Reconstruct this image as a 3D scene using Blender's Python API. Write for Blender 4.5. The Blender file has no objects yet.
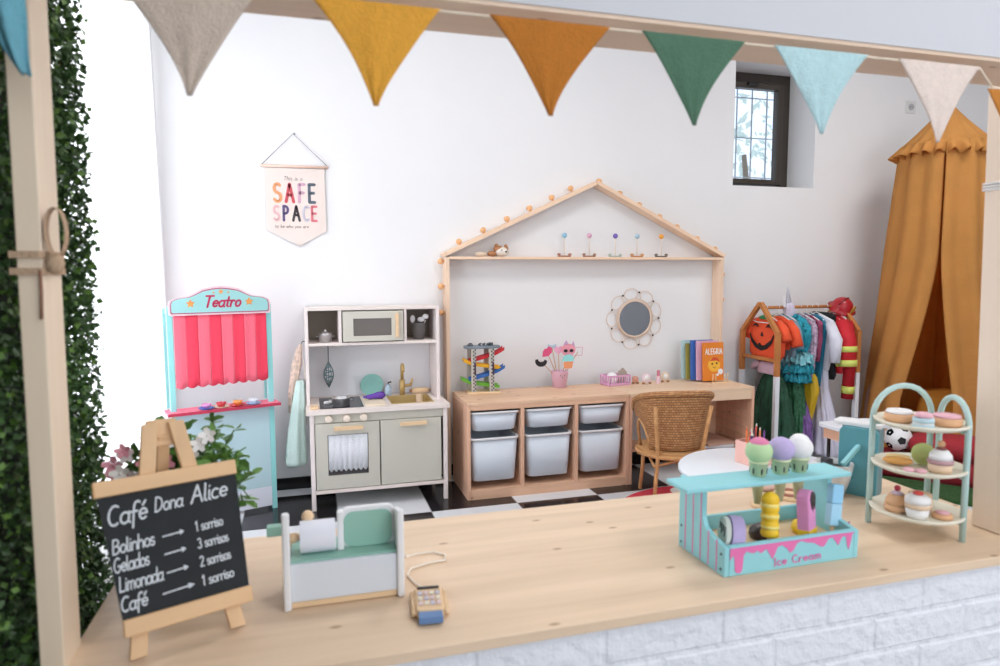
import bpy, math, random
from mathutils import Matrix, Vector
from math import sin, cos, pi, radians, sqrt, atan2
random.seed(7)
SC = bpy.context.scene
COL = SC.collection

# ------------------------------------------------------------------ materials
MATS = {}
def lin(c):
    return tuple(((v/255)/12.92 if v/255 <= .04045 else ((v/255+.055)/1.055)**2.4) for v in c)
def mat(name, rgb, rough=.5, metal=0, noise=0, nscale=8, bump=0, bscale=60, trans=0, emit=0, sheen=0, spec=.5, alpha=1):
    if name in MATS: return MATS[name]
    m = bpy.data.materials.new(name); m.use_nodes = True
    nt = m.node_tree; b = nt.nodes['Principled BSDF']
    c = lin(rgb)
    b.inputs['Base Color'].default_value = (*c, 1)
    b.inputs['Roughness'].default_value = rough
    b.inputs['Metallic'].default_value = metal
    b.inputs['Specular IOR Level'].default_value = spec
    if trans: b.inputs['Transmission Weight'].default_value = trans
    if emit:
        b.inputs['Emission Color'].default_value = (*c, 1); b.inputs['Emission Strength'].default_value = emit
    if sheen: b.inputs['Sheen Weight'].default_value = sheen
    tc = nt.nodes.new('ShaderNodeTexCoord')
    if noise:
        n = nt.nodes.new('ShaderNodeTexNoise'); n.inputs['Scale'].default_value = nscale; n.inputs['Detail'].default_value = 4
        nt.links.new(tc.outputs['Object'], n.inputs['Vector'])
        r = nt.nodes.new('ShaderNodeValToRGB')
        r.color_ramp.elements[0].position = .3; r.color_ramp.elements[1].position = .7
        r.color_ramp.elements[0].color = (*[v*(1-noise) for v in c], 1)
        r.color_ramp.elements[1].color = (*[min(1, v*(1+noise)) for v in c], 1)
        nt.links.new(n.outputs['Fac'], r.inputs['Fac']); nt.links.new(r.outputs['Color'], b.inputs['Base Color'])
    if bump:
        n = nt.nodes.new('ShaderNodeTexNoise'); n.inputs['Scale'].default_value = bscale; n.inputs['Detail'].default_value = 3
        nt.links.new(tc.outputs['Object'], n.inputs['Vector'])
        bm = nt.nodes.new('ShaderNodeBump'); bm.inputs['Strength'].default_value = bump; bm.inputs['Distance'].default_value = .01
        nt.links.new(n.outputs['Fac'], bm.inputs['Height']); nt.links.new(bm.outputs['Normal'], b.inputs['Normal'])
    MATS[name] = m
    return m
def wood(name, rgb, axis='X', dark=.16, rough=.5, knots=True, scale=1.0, flat=None, ks=1.0):
    if name in MATS: return MATS[name]
    m = bpy.data.materials.new(name); m.use_nodes = True
    nt = m.node_tree; b = nt.nodes['Principled BSDF']; b.inputs['Roughness'].default_value = rough
    b.inputs['Specular IOR Level'].default_value = .35
    c = lin(rgb); N = nt.nodes.new; L = nt.links.new
    tc = N('ShaderNodeTexCoord'); mp = N('ShaderNodeMapping')
    s = [14*scale]*3; s['XYZ'.index(axis)] = 1.1*scale
    mp.inputs['Scale'].default_value = s
    L(tc.outputs['Object'], mp.inputs['Vector'])
    n1 = N('ShaderNodeTexNoise'); n1.inputs['Scale'].default_value = 1.6; n1.inputs['Detail'].default_value = 6; n1.inputs['Distortion'].default_value = .6
    L(mp.outputs['Vector'], n1.inputs['Vector'])
    r = N('ShaderNodeValToRGB'); e = r.color_ramp.elements
    e[0].position = .32; e[1].position = .68
    e[0].color = (c[0]*(1-dark*.8), c[1]*(1-dark), c[2]*(1-dark*1.25), 1)
    e[1].color = (min(1, c[0]*(1+dark*.35)), min(1, c[1]*(1+dark*.35)), min(1, c[2]*(1+dark*.35)), 1)
    L(n1.outputs['Fac'], r.inputs['Fac'])
    out = r.outputs['Color']
    if knots:
        mp2 = N('ShaderNodeMapping'); s2 = [7.5*scale]*3; s2['XYZ'.index(axis)] = 3.6*scale
        if flat: s2['XYZ'.index(flat)] = 0
        mp2.inputs['Scale'].default_value = s2; L(tc.outputs['Object'], mp2.inputs['Vector'])
        v = N('ShaderNodeTexVoronoi'); v.inputs['Scale'].default_value = 1.0; v.inputs['Randomness'].default_value = 1
        
        if flat:
            sp = N('ShaderNodeSeparateXYZ'); cb = N('ShaderNodeCombineXYZ'); L(mp2.outputs['Vector'], sp.inputs[0]); v.voronoi_dimensions = '2D'
            ab = [a for a in 'XYZ' if a != flat]
            L(sp.outputs[ab[0]], cb.inputs['X']); L(sp.outputs[ab[1]], cb.inputs['Y']); L(cb.outputs[0], v.inputs['Vector'])
        else: L(mp2.outputs['Vector'], v.inputs['Vector'])
        r2 = N('ShaderNodeValToRGB'); e2 = r2.color_ramp.elements
        e2[0].position = .035*ks; e2[0].color = (.7, .7, .7, 1); e2[1].position = .085*ks; e2[1].color = (0, 0, 0, 1)
        L(v.outputs['Distance'], r2.inputs['Fac'])
        mx = N('ShaderNodeMixRGB'); mx.inputs['Color2'].default_value = (c[0]*.42, c[1]*.28, c[2]*.18, 1)
        L(r2.outputs['Color'], mx.inputs['Fac']); L(out, mx.inputs['Color1']); out = mx.outputs['Color']
    L(out, b.inputs['Base Color'])
    MATS[name] = m
    return m

def translucent(m, f):
    nt = m.node_tree; b = nt.nodes['Principled BSDF']
    if 'Translucent BSDF' in nt.nodes: return m
    t = nt.nodes.new('ShaderNodeBsdfTranslucent'); x = nt.nodes.new('ShaderNodeMixShader'); x.inputs[0].default_value = f
    l = b.inputs['Base Color'].links
    if l: nt.links.new(l[0].from_socket, t.inputs['Color'])
    else: t.inputs['Color'].default_value = b.inputs['Base Color'].default_value
    nt.links.new(b.outputs[0], x.inputs[1]); nt.links.new(t.outputs[0], x.inputs[2]); nt.links.new(x.outputs[0], nt.nodes['Material Output'].inputs['Surface'])
    return m

# ------------------------------------------------------------------ mesh builder
class MB:
    def __init__(s): s.v = []; s.f = []; s.sm = []
    def add(s, vs, fs, smooth=False):
        o = len(s.v); s.v += [Vector(p) for p in vs]
        for f in fs: s.f.append([i+o for i in f]); s.sm.append(smooth)
        return s
    def box(s, x0, x1, y0, y1, z0, z1):
        if x0 > x1: x0, x1 = x1, x0
        if y0 > y1: y0, y1 = y1, y0
        if z0 > z1: z0, z1 = z1, z0
        return s.add([(x0,y0,z0),(x1,y0,z0),(x1,y1,z0),(x0,y1,z0),(x0,y0,z1),(x1,y0,z1),(x1,y1,z1),(x0,y1,z1)],
              [(0,3,2,1),(4,5,6,7),(0,1,5,4),(1,2,6,5),(2,3,7,6),(3,0,4,7)])
    def beam(s, p0, p1, w, h, up=(0,0,1)):
        p0 = Vector(p0); p1 = Vector(p1); d = (p1-p0).normalized(); u = Vector(up)
        a = d.cross(u)
        if a.length < 1e-4: a = d.cross(Vector((1,0,0)))
        a.normalize(); b = a.cross(d).normalized(); vs = []
        for p in (p0, p1):
            for q in ((-1,-1),(1,-1),(1,1),(-1,1)): vs.append(p+a*(q[0]*w/2)+b*(q[1]*h/2))
        return s.add(vs, [(0,1,2,3),(7,6,5,4),(0,4,5,1),(1,5,6,2),(2,6,7,3),(3,7,4,0)])
    def tube(s, pts, r, n=8, cap=True, closed=False, flat=None):
        pts = [Vector(p) for p in pts]; k = len(pts)
        rs = r if isinstance(r, (list, tuple)) else [r]*k
        prev = None; vs = []
        for i, p in enumerate(pts):
            if closed: t = pts[(i+1) % k]-pts[i-1]
            else: t = pts[min(i+1, k-1)]-pts[max(i-1, 0)]
            if t.length < 1e-9: t = Vector((0,0,1))
            t.normalize()
            if prev is None:
                a = t.cross(Vector((0,0,1)))
                if a.length < .05: a = t.cross(Vector((0,1,0)))
            else:
                a = prev - t*prev.dot(t)
                if a.length < 1e-4: a = t.cross(Vector((0,1,0)))
            a.normalize(); prev = a; b = t.cross(a)
            for j in range(n):
                th = 2*pi*j/n; vs.append(p+a*(rs[i]*cos(th))+b*(rs[i]*sin(th)*(flat or 1)))
        fs = []
        for i in range(k if closed else k-1):
            i2 = (i+1) % k
            for j in range(n): fs.append((i*n+j, i*n+(j+1) % n, i2*n+(j+1) % n, i2*n+j))
        if cap and not closed:
            fs.append(tuple(reversed(range(n)))); fs.append(tuple((k-1)*n+j for j in range(n)))
        return s.add(vs, fs, True)
    def lathe(s, prof, c=(0,0,0), n=24, smooth=True):
        vs = []; fs = []; k = len(prof)
        for r, z in prof:
            for j in range(n): vs.append((c[0]+max(r,1e-5)*cos(2*pi*j/n), c[1]+max(r,1e-5)*sin(2*pi*j/n), c[2]+z))
        for i in range(k-1):
            for j in range(n): fs.append((i*n+j, i*n+(j+1) % n, (i+1)*n+(j+1) % n, (i+1)*n+j))
        s.add(vs, fs, smooth)
        return s
    def cyl(s, c, r, h, n=24, r2=None):
        r2 = r if r2 is None else r2
        return s.lathe([(0,0),(r,0),(r,1e-4),(r2,h-1e-4),(r2,h),(0,h)], c, n)
    def ball(s, c, r, n=14, sc=(1,1,1)):
        vs = []; fs = []; m = max(6, n//2+1)
        for i in range(m+1):
            ph = pi*i/m
            for j in range(n):
                th = 2*pi*j/n
                vs.append((c[0]+r*sc[0]*max(sin(ph),1e-4)*cos(th), c[1]+r*sc[1]*max(sin(ph),1e-4)*sin(th), c[2]-r*sc[2]*cos(ph)))
        for i in range(m):
            for j in range(n): fs.append((i*n+j, i*n+(j+1) % n, (i+1)*n+(j+1) % n, (i+1)*n+j))
        return s.add(vs, fs, True)
    def prism(s, pts, h, M=None):                      # polygon in XY, extruded to z=h, then M
        k = len(pts); a = sum(pts[i][0]*pts[(i+1) % k][1]-pts[(i+1) % k][0]*pts[i][1] for i in range(k))
        if a < 0: pts = pts[::-1]
        vs = [Vector((x, y, 0)) for x, y in pts]+[Vector((x, y, h)) for x, y in pts]
        if M: vs = [M @ v for v in vs]
        fs = [tuple(reversed(range(k))), tuple(range(k, 2*k))]+[(i, (i+1) % k, (i+1) % k+k, i+k) for i in range(k)]
        return s.add(vs, fs)
    def loft(s, loops, cap=True, smooth=True, closed=True):
        n = len(loops[0]); vs = [p for l in loops for p in l]; fs = []
        for i in range(len(loops)-1):
            for j in range(n if closed else n-1): fs.append((i*n+j, i*n+(j+1) % n, (i+1)*n+(j+1) % n, (i+1)*n+j))
        if cap and closed:
            fs.append(tuple(reversed(range(n)))); fs.append(tuple((len(loops)-1)*n+j for j in range(n)))
        return s.add(vs, fs, smooth)
    def xf(s, M, start=0):
        for i in range(start, len(s.v)): s.v[i] = M @ s.v[i]
        return s
    def merge(s, o, M=None):
        vs = [M @ v for v in o.v] if M else list(o.v); k = len(s.v); s.v += vs
        s.f += [[i+k for i in f] for f in o.f]; s.sm += o.sm
        return s
    def build(s, name, m, parent=None, label=None, bevel=0, solid=0, stuff=False, seg=2):
        me = bpy.data.meshes.new(name); me.from_pydata([tuple(v) for v in s.v], [], s.f); me.update()
        me.polygons.foreach_set('use_smooth', s.sm)
        if isinstance(m, (list, tuple)):
            for q in m: me.materials.append(q)
        else: me.materials.append(m)
        o = bpy.data.objects.new(name, me); COL.objects.link(o)
        if parent: o.parent = parent
        if label: o['label'] = label
        if stuff: o['kind'] = 'stuff'
        if bevel:
            b = o.modifiers.new('bevel', 'BEVEL'); b.width = bevel; b.segments = seg; b.limit_method = 'ANGLE'; b.angle_limit = radians(40)
            b.harden_normals = False
        if solid:
            b = o.modifiers.new('solid', 'SOLIDIFY'); b.thickness = solid; b.offset = 0
        return o
def fixn(o):
    import bmesh
    bm = bmesh.new(); bm.from_mesh(o.data); bmesh.ops.recalc_face_normals(bm, faces=bm.faces); bm.to_mesh(o.data); bm.free()
    return o
def thing(name, label, cat, loc=(0,0,0), rz=0, group=None):
    o = bpy.data.objects.new(name, None); COL.objects.link(o); o.empty_display_size = .02
    o.location = loc; o.rotation_euler = (0, 0, rz); o['label'] = label; o['category'] = cat
    if group: o['group'] = group
    return o
def tag(o, label, cat, group=None):
    o['label'] = label; o['category'] = cat
    if group: o['group'] = group
    return o
def struct(o): o['kind'] = 'structure'; return o
def dup(root, loc, rz=None, label=None):
    r = root.copy(); COL.objects.link(r); r.location = loc
    if rz is not None: r.rotation_euler = (0, 0, rz)
    if label: r['label'] = label
    for ch in list(root.children):
        c = ch.copy(); COL.objects.link(c); c.parent = r
        for g in list(ch.children):
            d = g.copy(); COL.objects.link(d); d.parent = c
    return r
def frame(o, x, y):                                    # matrix: local x,y on a surface, z outwards
    x = Vector(x).normalized(); y = Vector(y).normalized(); z = x.cross(y).normalized(); y = z.cross(x)
    M = Matrix(((x.x,y.x,z.x,o[0]),(x.y,y.y,z.y,o[1]),(x.z,y.z,z.z,o[2]),(0,0,0,1)))
    return M
def wallM(x, y, z): return frame((x,y,z), (1,0,0), (0,0,1))
def rrect(w, h, r, n=6, x0=0, y0=0):
    P = []
    for cx, cy, a in ((w-r,r,-90),(w-r,h-r,0),(r,h-r,90),(r,r,180)):
        for i in range(n+1):
            t = radians(a+90*i/n); P.append((x0+cx+r*cos(t), y0+cy+r*sin(t)))
    return P

# ------------------------------------------------------------------ hand lettering (strokes)
def arc(cx, cy, rx, ry, a0, a1, n=9):
    return [(cx+rx*cos(radians(a0+(a1-a0)*i/n)), cy+ry*sin(radians(a0+(a1-a0)*i/n))) for i in range(n+1)]
G = {
 'C':(.66,[arc(.36,.5,.33,.5,55,305)]), 'D':(.72,[[(.08,0),(.08,1)],[(.08,1)]+arc(.18,.5,.45,.5,90,-90)+[(.08,0)]]),
 'A':(.72,[[(0,0),(.33,1),(.66,0)],[(.13,.38),(.53,.38)]]), 'B':(.66,[[(.08,0),(.08,1)]+arc(.25,.76,.28,.24,90,-90)+arc(.27,.27,.33,.27,90,-90)+[(.08,0)]]),
 'G':(.72,[arc(.36,.5,.33,.5,55,330)+[(.66,.42),(.4,.42)]]), 'L':(.58,[[(.08,1),(.08,0),(.52,0)]]),
 'S':(.6,[arc(.3,.75,.24,.25,40,270,8)+arc(.3,.25,.26,.25,90,-150,8)]), 'F':(.56,[[(.08,0),(.08,1),(.52,1)],[(.08,.52),(.44,.52)]]),
 'E':(.58,[[(.54,1),(.08,1),(.08,0),(.54,0)],[(.08,.52),(.46,.52)]]), 'P':(.6,[[(.08,0),(.08,1)]+arc(.2,.74,.32,.26,90,-90)+[(.08,.48)]]),
 'R':(.64,[[(.08,0),(.08,1)]+arc(.22,.75,.3,.25,90,-90)+[(.08,.5)],[(.25,.5),(.58,0)]]), 'I':(.2,[[(.1,0),(.1,1)]]),
 'T':(.7,[[(0,1),(.7,1)],[(.35,1),(.35,0)]]), 'Y':(.6,[[(.02,1),(.3,.5),(.58,1)],[(.3,.5),(.3,0)]]),
 'a':(.58,[arc(.26,.28,.24,.28,50,330),[(.5,.56),(.48,.1),(.58,0)]]), 'b':(.55,[[(.06,1),(.06,.05)],arc(.27,.28,.22,.28,160,-160)]),
 'c':(.48,[arc(.27,.28,.24,.28,50,310)]), 'd':(.58,[arc(.26,.28,.24,.28,50,330),[(.5,1),(.49,.1),(.58,0)]]),
 'e':(.52,[[(.04,.3),(.48,.32)]+arc(.27,.3,.22,.27,5,315)]), 'f':(.42,[arc(.36,.8,.18,.2,40,180,5)+[(.16,.5),(.14,-.3)],[(.0,.5),(.38,.5)]]),
 'h':(.55,[[(.06,1),(.06,0)],[(.06,.3)]+arc(.27,.36,.2,.2,170,0,5)+[(.48,0)]]), 'i':(.2,[[(.08,.56),(.08,.06),(.18,0)],[(.09,.78),(.1,.8)]]),
 'l':(.24,[[(.08,1),(.08,.06),(.2,0)]]), 'm':(.8,[[(.06,.56),(.06,0)],[(.06,.3)]+arc(.22,.38,.15,.18,170,0,5)+[(.37,0)],[(.37,.3)]+arc(.54,.38,.15,.18,170,0,5)+[(.7,0)]]),
 'n':(.55,[[(.06,.56),(.06,0)],[(.06,.3)]+arc(.27,.36,.2,.2,170,0,5)+[(.48,0)]]), 'o':(.54,[arc(.27,.28,.23,.28,90,450,12)]),
 'r':(.4,[[(.06,.56),(.06,0)],[(.06,.3)]+arc(.24,.36,.17,.2,160,50,5)]), 's':(.42,[arc(.2,.42,.15,.14,40,260,5)+arc(.2,.14,.17,.15,80,-150,6)]),
 't':(.38,[[(.16,.88),(.15,.1),(.3,0)],[(0,.56),(.34,.56)]]), 'u':(.54,[[(.06,.56)]+arc(.25,.2,.19,.2,180,340,5)+[(.46,.56),(.46,0)]]),
 'w':(.7,[[(.0,.56),(.16,0),(.32,.5),(.48,0),(.66,.56)]]), 'y':(.52,[[(.04,.56),(.26,.05)],[(.48,.56),(.12,-.35)]]),
 'g':(.55,[arc(.26,.28,.22,.28,50,330),[(.48,.56),(.48,-.15)]+arc(.28,-.15,.2,.2,0,-150,5)]),
 '1':(.3,[[(.02,.8),(.16,1),(.16,0)]]), '2':(.55,[arc(.25,.75,.22,.24,160,-30,7)+[(.04,0),(.5,0)]]), '3':(.52,[arc(.22,.76,.2,.23,150,-80,7)+arc(.22,.27,.24,.27,80,-150,8)]),
 'é':(.52,[[(.04,.3),(.48,.32)]+arc(.27,.3,.22,.27,5,315),[(.22,.74),(.38,.95)]]), '>':(1.5,[[(0,.3),(1.4,.3)],[(1.2,.46),(1.4,.3),(1.2,.14)]]),
 ' ':(.4,[]), "'":(.2,[[(.1,1),(.1,.8)]]),
}
def lettering(txt, size, thick, depth=.0008, slant=0, gap=.16, wx=1.0, serif=False):
    mb = MB(); x = 0
    for ch in txt:
        w, st = G[ch]
        for pl in st:
            P = [((x+px*wx+slant*py)*size, py*size) for px, py in pl]
            for (ax, ay), (bx, by) in zip(P, P[1:]):
                dx, dy = bx-ax, by-ay; L = sqrt(dx*dx+dy*dy)
                if L < 1e-7: continue
                nx, ny = -dy/L*thick/2, dx/L*thick/2
                mb.prism([(ax-nx,ay-ny),(bx-nx,by-ny),(bx+nx,by+ny),(ax+nx,ay+ny)], depth)
            for (ax, ay) in P:
                mb.prism([(ax+thick/2*cos(k*pi/4), ay+thick/2*sin(k*pi/4)) for k in range(8)], depth*.98)
            if serif and pl is st[0]:
                for (ax, ay) in (P[0], P[-1]):
                    if min(abs(ay), abs(ay-size)) < .02*size and len(pl) < 12:
                        mb.prism([(ax-thick*1.1,ay-thick*.3),(ax+thick*1.1,ay-thick*.3),(ax+thick*1.1,ay+thick*.3),(ax-thick*1.1,ay+thick*.3)], depth*1.01)
        x += w*wx+gap
    mb.width = (x-gap)*size
    return mb
def star(r, r2=None, n=5, a0=90):
    r2 = r2 or r*.5
    return [((r if i % 2 == 0 else r2)*cos(radians(a0+180/n*i)), (r if i % 2 == 0 else r2)*sin(radians(a0+180/n*i))) for i in range(2*n)]
def disc(r, n=20, cx=0, cy=0, ry=None): return [(cx+r*cos(2*pi*i/n), cy+(ry or r)*sin(2*pi*i/n)) for i in range(n)]
def T(x, y, z): return Matrix.Translation((x, y, z))
def RZ(a): return Matrix.Rotation(a, 4, 'Z')
def RX(a): return Matrix.Rotation(a, 4, 'X')
def RY(a): return Matrix.Rotation(a, 4, 'Y')

# ------------------------------------------------------------------ palette
WALL = mat('wall_paint', (240,239,240), .8, noise=.015, nscale=2, bump=.05, bscale=90)
CEIL = mat('ceiling_paint', (240,240,240), .9)
PINE_X = wood('pine_along_x', (234,190,160), 'X', flat='Y', ks=.9, dark=.16); PINE_Y = wood('pine_along_y', (232,192,162), 'Y'); PINE_Z = wood('pine_along_z', (234,188,160), 'Z', flat='X', ks=.9, dark=.16)
PINE_T = wood('pine_top', (234,196,166), 'X', flat='Z', ks=.9, dark=.16)
COUNTER = wood('counter_pine', (232,206,178), 'X', dark=.15, rough=.42, scale=.95, flat='Z', ks=.5)
POSTW = wood('post_pine', (246,226,202), 'Z', dark=.06, knots=False)
BEAMW = wood('beam_pine', (232,206,184), 'X', dark=.1, flat='Z', ks=.5)
FRAMEW = wood('house_frame_pine', (246,214,186), 'X', dark=.08, knots=False)
FRAMEZ = wood('house_frame_pine_upright', (246,216,190), 'Z', dark=.08)
OAK = wood('honey_wood', (196,128,72), 'Z', dark=.14, knots=False)
EASEL = wood('easel_wood', (232,192,148), 'X', dark=.14, knots=False)
EASELZ = wood('easel_wood_upright', (232,194,152), 'Z', dark=.12, knots=False)
BIRCH = wood('toy_birch', (238,206,166), 'X', dark=.08, knots=False)
WHITE = mat('white_paint', (240,240,242), .45)
TEALP = mat('teal_paint', (150,214,222), .5, noise=.03, nscale=20)
MINT = mat('mint_paint', (150,196,180), .5)
PALEMINT = mat('pale_mint_paint', (184,212,208), .45)
PINK = mat('pink_paint', (232,120,180), .5)

# ------------------------------------------------------------------ the room
XL, XR, YF, ZC = -.76, 5.3, -5.6, 2.95
def floor_mat():
    m = bpy.data.materials.new('checkered_tile'); m.use_nodes = True; nt = m.node_tree; b = nt.nodes['Principled BSDF']
    N = nt.nodes.new; L = nt.links.new
    tc = N('ShaderNodeTexCoord'); mp = N('ShaderNodeMapping'); mp.vector_type = 'POINT'
    t = .4525
    mp.inputs['Scale'].default_value = (1/t, 1/t, 1)
    mp.inputs['Location'].default_value = (-.570/t+1, .577/t, .5)
    L(tc.outputs['Object'], mp.inputs['Vector'])
    ck = N('ShaderNodeTexChecker'); ck.inputs['Scale'].default_value = 1
    ck.inputs['Color1'].default_value = (*lin((30,27,30)), 1); ck.inputs['Color2'].default_value = (*lin((226,228,232)), 1)
    L(mp.outputs['Vector'], ck.inputs['Vector'])
    br = N('ShaderNodeTexBrick'); br.offset = 0; br.squash = 1
    br.inputs['Scale'].default_value = 1; br.inputs['Mortar Size'].default_value = .006; br.inputs['Brick Width'].default_value = 1; br.inputs['Row Height'].default_value = 1
    br.inputs['Color1'].default_value = (0,0,0,1); br.inputs['Color2'].default_value = (0,0,0,1); br.inputs['Mortar'].default_value = (1,1,1,1)
    L(mp.outputs['Vector'], br.inputs['Vector'])
    mx = N('ShaderNodeMixRGB'); mx.inputs['Color2'].default_value = (.35,.35,.35,1)
    L(br.outputs['Color'], mx.inputs['Fac']); L(ck.outputs['Color'], mx.inputs['Color1']); L(mx.outputs['Color'], b.inputs['Base Color'])
    b.inputs['Roughness'].default_value = .16
    return m
struct(MB().box(XL-.2, XR+.2, YF-.2, .5, -.1, 0).build('floor', floor_mat()))
struct(MB().box(XL-.2, XR+.2, YF-.2, .5, ZC, ZC+.1).build('ceiling', CEIL))
wb = MB(); WX0, WX1, WZ0, WZ1, WD = 2.672, 3.30, 1.757, 2.56, .32
wb.box(XL-.2, WX0, 0, WD, 0, ZC); wb.box(WX1, XR+.2, 0, WD, 0, ZC); wb.box(WX0, WX1, 0, WD, 0, WZ0); wb.box(WX0, WX1, 0, WD, WZ1, ZC)
struct(wb.build('wall_back', WALL))
wl = MB(); LY0, LY1, LZ0, LZ1 = -2.15, -.14, .25, 2.55
wl.box(XL-.2, XL, LY1, 0, 0, ZC); wl.box(XL-.2, XL, YF, LY0, 0, ZC); wl.box(XL-.2, XL, LY0, LY1, 0, LZ0); wl.box(XL-.2, XL, LY0, LY1, LZ1, ZC)
struct(wl.build('wall_left', WALL))
struct(MB().box(XR, XR+.2, YF, 0, 0, ZC).build('wall_right', WALL))
wf = MB(); wf.box(XL-.2, .2, YF-.2, YF, 0, ZC); wf.box(2.6, XR+.2, YF-.2, YF, 0, ZC); wf.box(.2, 2.6, YF-.2, YF, 0, .9); wf.box(.2, 2.6, YF-.2, YF, 2.5, ZC)
struct(wf.build('wall_front', WALL))
BLACKSK = mat('black_skirting', (22,20,22), .2)
struct(MB().box(XL, XR, -.012, 0, 0, .066).build('baseboard_back', BLACKSK, bevel=.002))
struct(MB().box(XL, XL+.012, YF, -.012, 0, .066).build('baseboard_left', BLACKSK, bevel=.002))
# small window high in the back wall
BRONZE = mat('bronze_aluminium', (72,64,58), .4, metal=.3)
GLASS = mat('window_glass', (245,250,255), .02, trans=1)
wn = bpy.data.objects.new('window_1', None); COL.objects.link(wn); struct(wn); wn.location = (WX0, WD-.06, WZ0)
ww, wh = WX1-WX0, WZ1-WZ0
f = MB(); f.box(0, .05, 0, .06, 0, wh); f.box(ww-.055, ww, 0, .06, 0, wh); f.box(.05, ww-.055, 0, .06, 0, .045); f.box(.05, ww-.055, 0, .06, wh-.06, wh)
f.build('window_frame', BRONZE, wn, bevel=.004)
f = MB(); a = .055; f.box(a, a+.04, -.012, .045, .05, wh-.065); f.box(ww-a-.05, ww-a-.005, -.012, .045, .05, wh-.065); f.box(a+.04, ww-a-.05, -.012, .045, .05, .085); f.box(a+.04, ww-a-.05, -.012, .045, wh-.105, wh-.065)
f.build('window_sash', BRONZE, wn, bevel=.004)
MB().box(a+.035, ww-a-.045, .015, .021, .08, wh-.1).build('window_pane', GLASS, wn)
MB().box(ww/2-.05, ww/2+.03, -.04, -.012, wh-.09, wh-.07).build('window_handle', mat('black_metal', (28,26,26), .4), wn, bevel=.003)
g = MB()
for i in range(5): g.tube([(.06+i*.125, .16, -.05), (.06+i*.125, .16, wh+.1)], .006, 6)
for k in range(3): g.tube([(-.1, .165, .12+k*.28), (ww+.1, .165, .12+k*.28)], .005, 6)
g.build('window_grille', mat('grey_bars', (196,202,208), .5), wn)
# left window (behind the curtain)
wn = bpy.data.objects.new('window_2', None); COL.objects.link(wn); struct(wn); wn.location = (XL-.1, LY0, LZ0)
f = MB(); hh = LZ1-LZ0; ll = LY1-LY0
for (y0, y1) in ((0,.05),(ll/2-.025,ll/2+.025),(ll-.05,ll)): f.box(-.03,.03,y0,y1,0,hh)
f.box(-.03,.03,.05,ll-.05,0,.05); f.box(-.03,.03,.05,ll-.05,hh-.05,hh)
f.build('window_frame', WHITE, wn)
wn = bpy.data.objects.new('added_front_window', None); COL.objects.link(wn); struct(wn); wn.location = (.2, YF-.1, .9)  # unseen window behind the camera, added to bring in front light
f = MB(); 
for (y0, y1) in ((0,.05),(1.175,1.225),(2.35,2.4)): f.box(y0,y1,-.03,.03,0,1.6)
f.box(.05,2.35,-.03,.03,0,.05); f.box(.05,2.35,-.03,.03,1.55,1.6)
f.build('window_frame', WHITE, wn)
# outlet
o = thing('wall_outlet', 'small white electrical outlet high on the wall left of the mustard canopy', 'outlet', (4.09, 0, 2.34))
MB().prism(rrect(.085,.085,.008,3,-.0425,-.0425), .008, wallM(0,0,0)).build('cover_plate', mat('outlet_white',(226,226,224),.4), o, bevel=.002)
m_ = MB().prism(disc(.022), .004, wallM(0,-.008,0)); m_.build('socket', mat('outlet_grey',(180,180,182),.5), o)
MB().prism(disc(.003,8,-.009,0),.001,wallM(0,-.012,0)).prism(disc(.003,8,.009,0),.001,wallM(0,-.012,0)).build('socket_hole', mat('black_metal',(28,26,26)), o, stuff=False)

# trees outside the small window
def leaves(mb, n, fn, size, sq=.5):
    for _ in range(n):
        p, nrm = fn(); s = size*random.uniform(.6,1.25)
        a = Vector((random.gauss(0,1), random.gauss(0,1), random.gauss(0,1))).normalized()
        d = (Vector(nrm)*.5+Vector((random.gauss(0,1), random.gauss(0,1), random.gauss(0,1)))).normalized()
        t = d.cross(a)
        if t.length < .1: continue
        t.normalize(); u = d.cross(t).normalized(); p = Vector(p)
        mb.add([p-u*s*.5, p+t*s*sq*.5+d*s*.08, p+u*s*.5, p-t*s*sq*.5+d*s*.08], [(0,1,2,3)])
def crown(c, r):
    def fn():
        v = Vector((random.gauss(0,1), random.gauss(0,1), random.gauss(0,1))).normalized()
        return (c[0]+v.x*r*random.uniform(.5,1), c[1]+v.y*r*random.uniform(.5,1), c[2]+v.z*r*random.uniform(.5,1.1)), v
    return fn
tr = thing('garden_tree', 'pale green tree seen through the small high window', 'tree', (7.4, 6.2, 0))
m_ = MB().tube([(0,0,0),(.05,0,1.5),(-.1,.1,3.2)], [.12,.09,.04], 8); m_.build('trunk', mat('bark',(120,105,90),.9), tr)
m_ = MB(); leaves(m_, 600, crown((0,0,4.4), 1.5), .2); m_.build('crown', mat('pale_leaves',(200,212,204),.7), tr, stuff=True)

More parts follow.
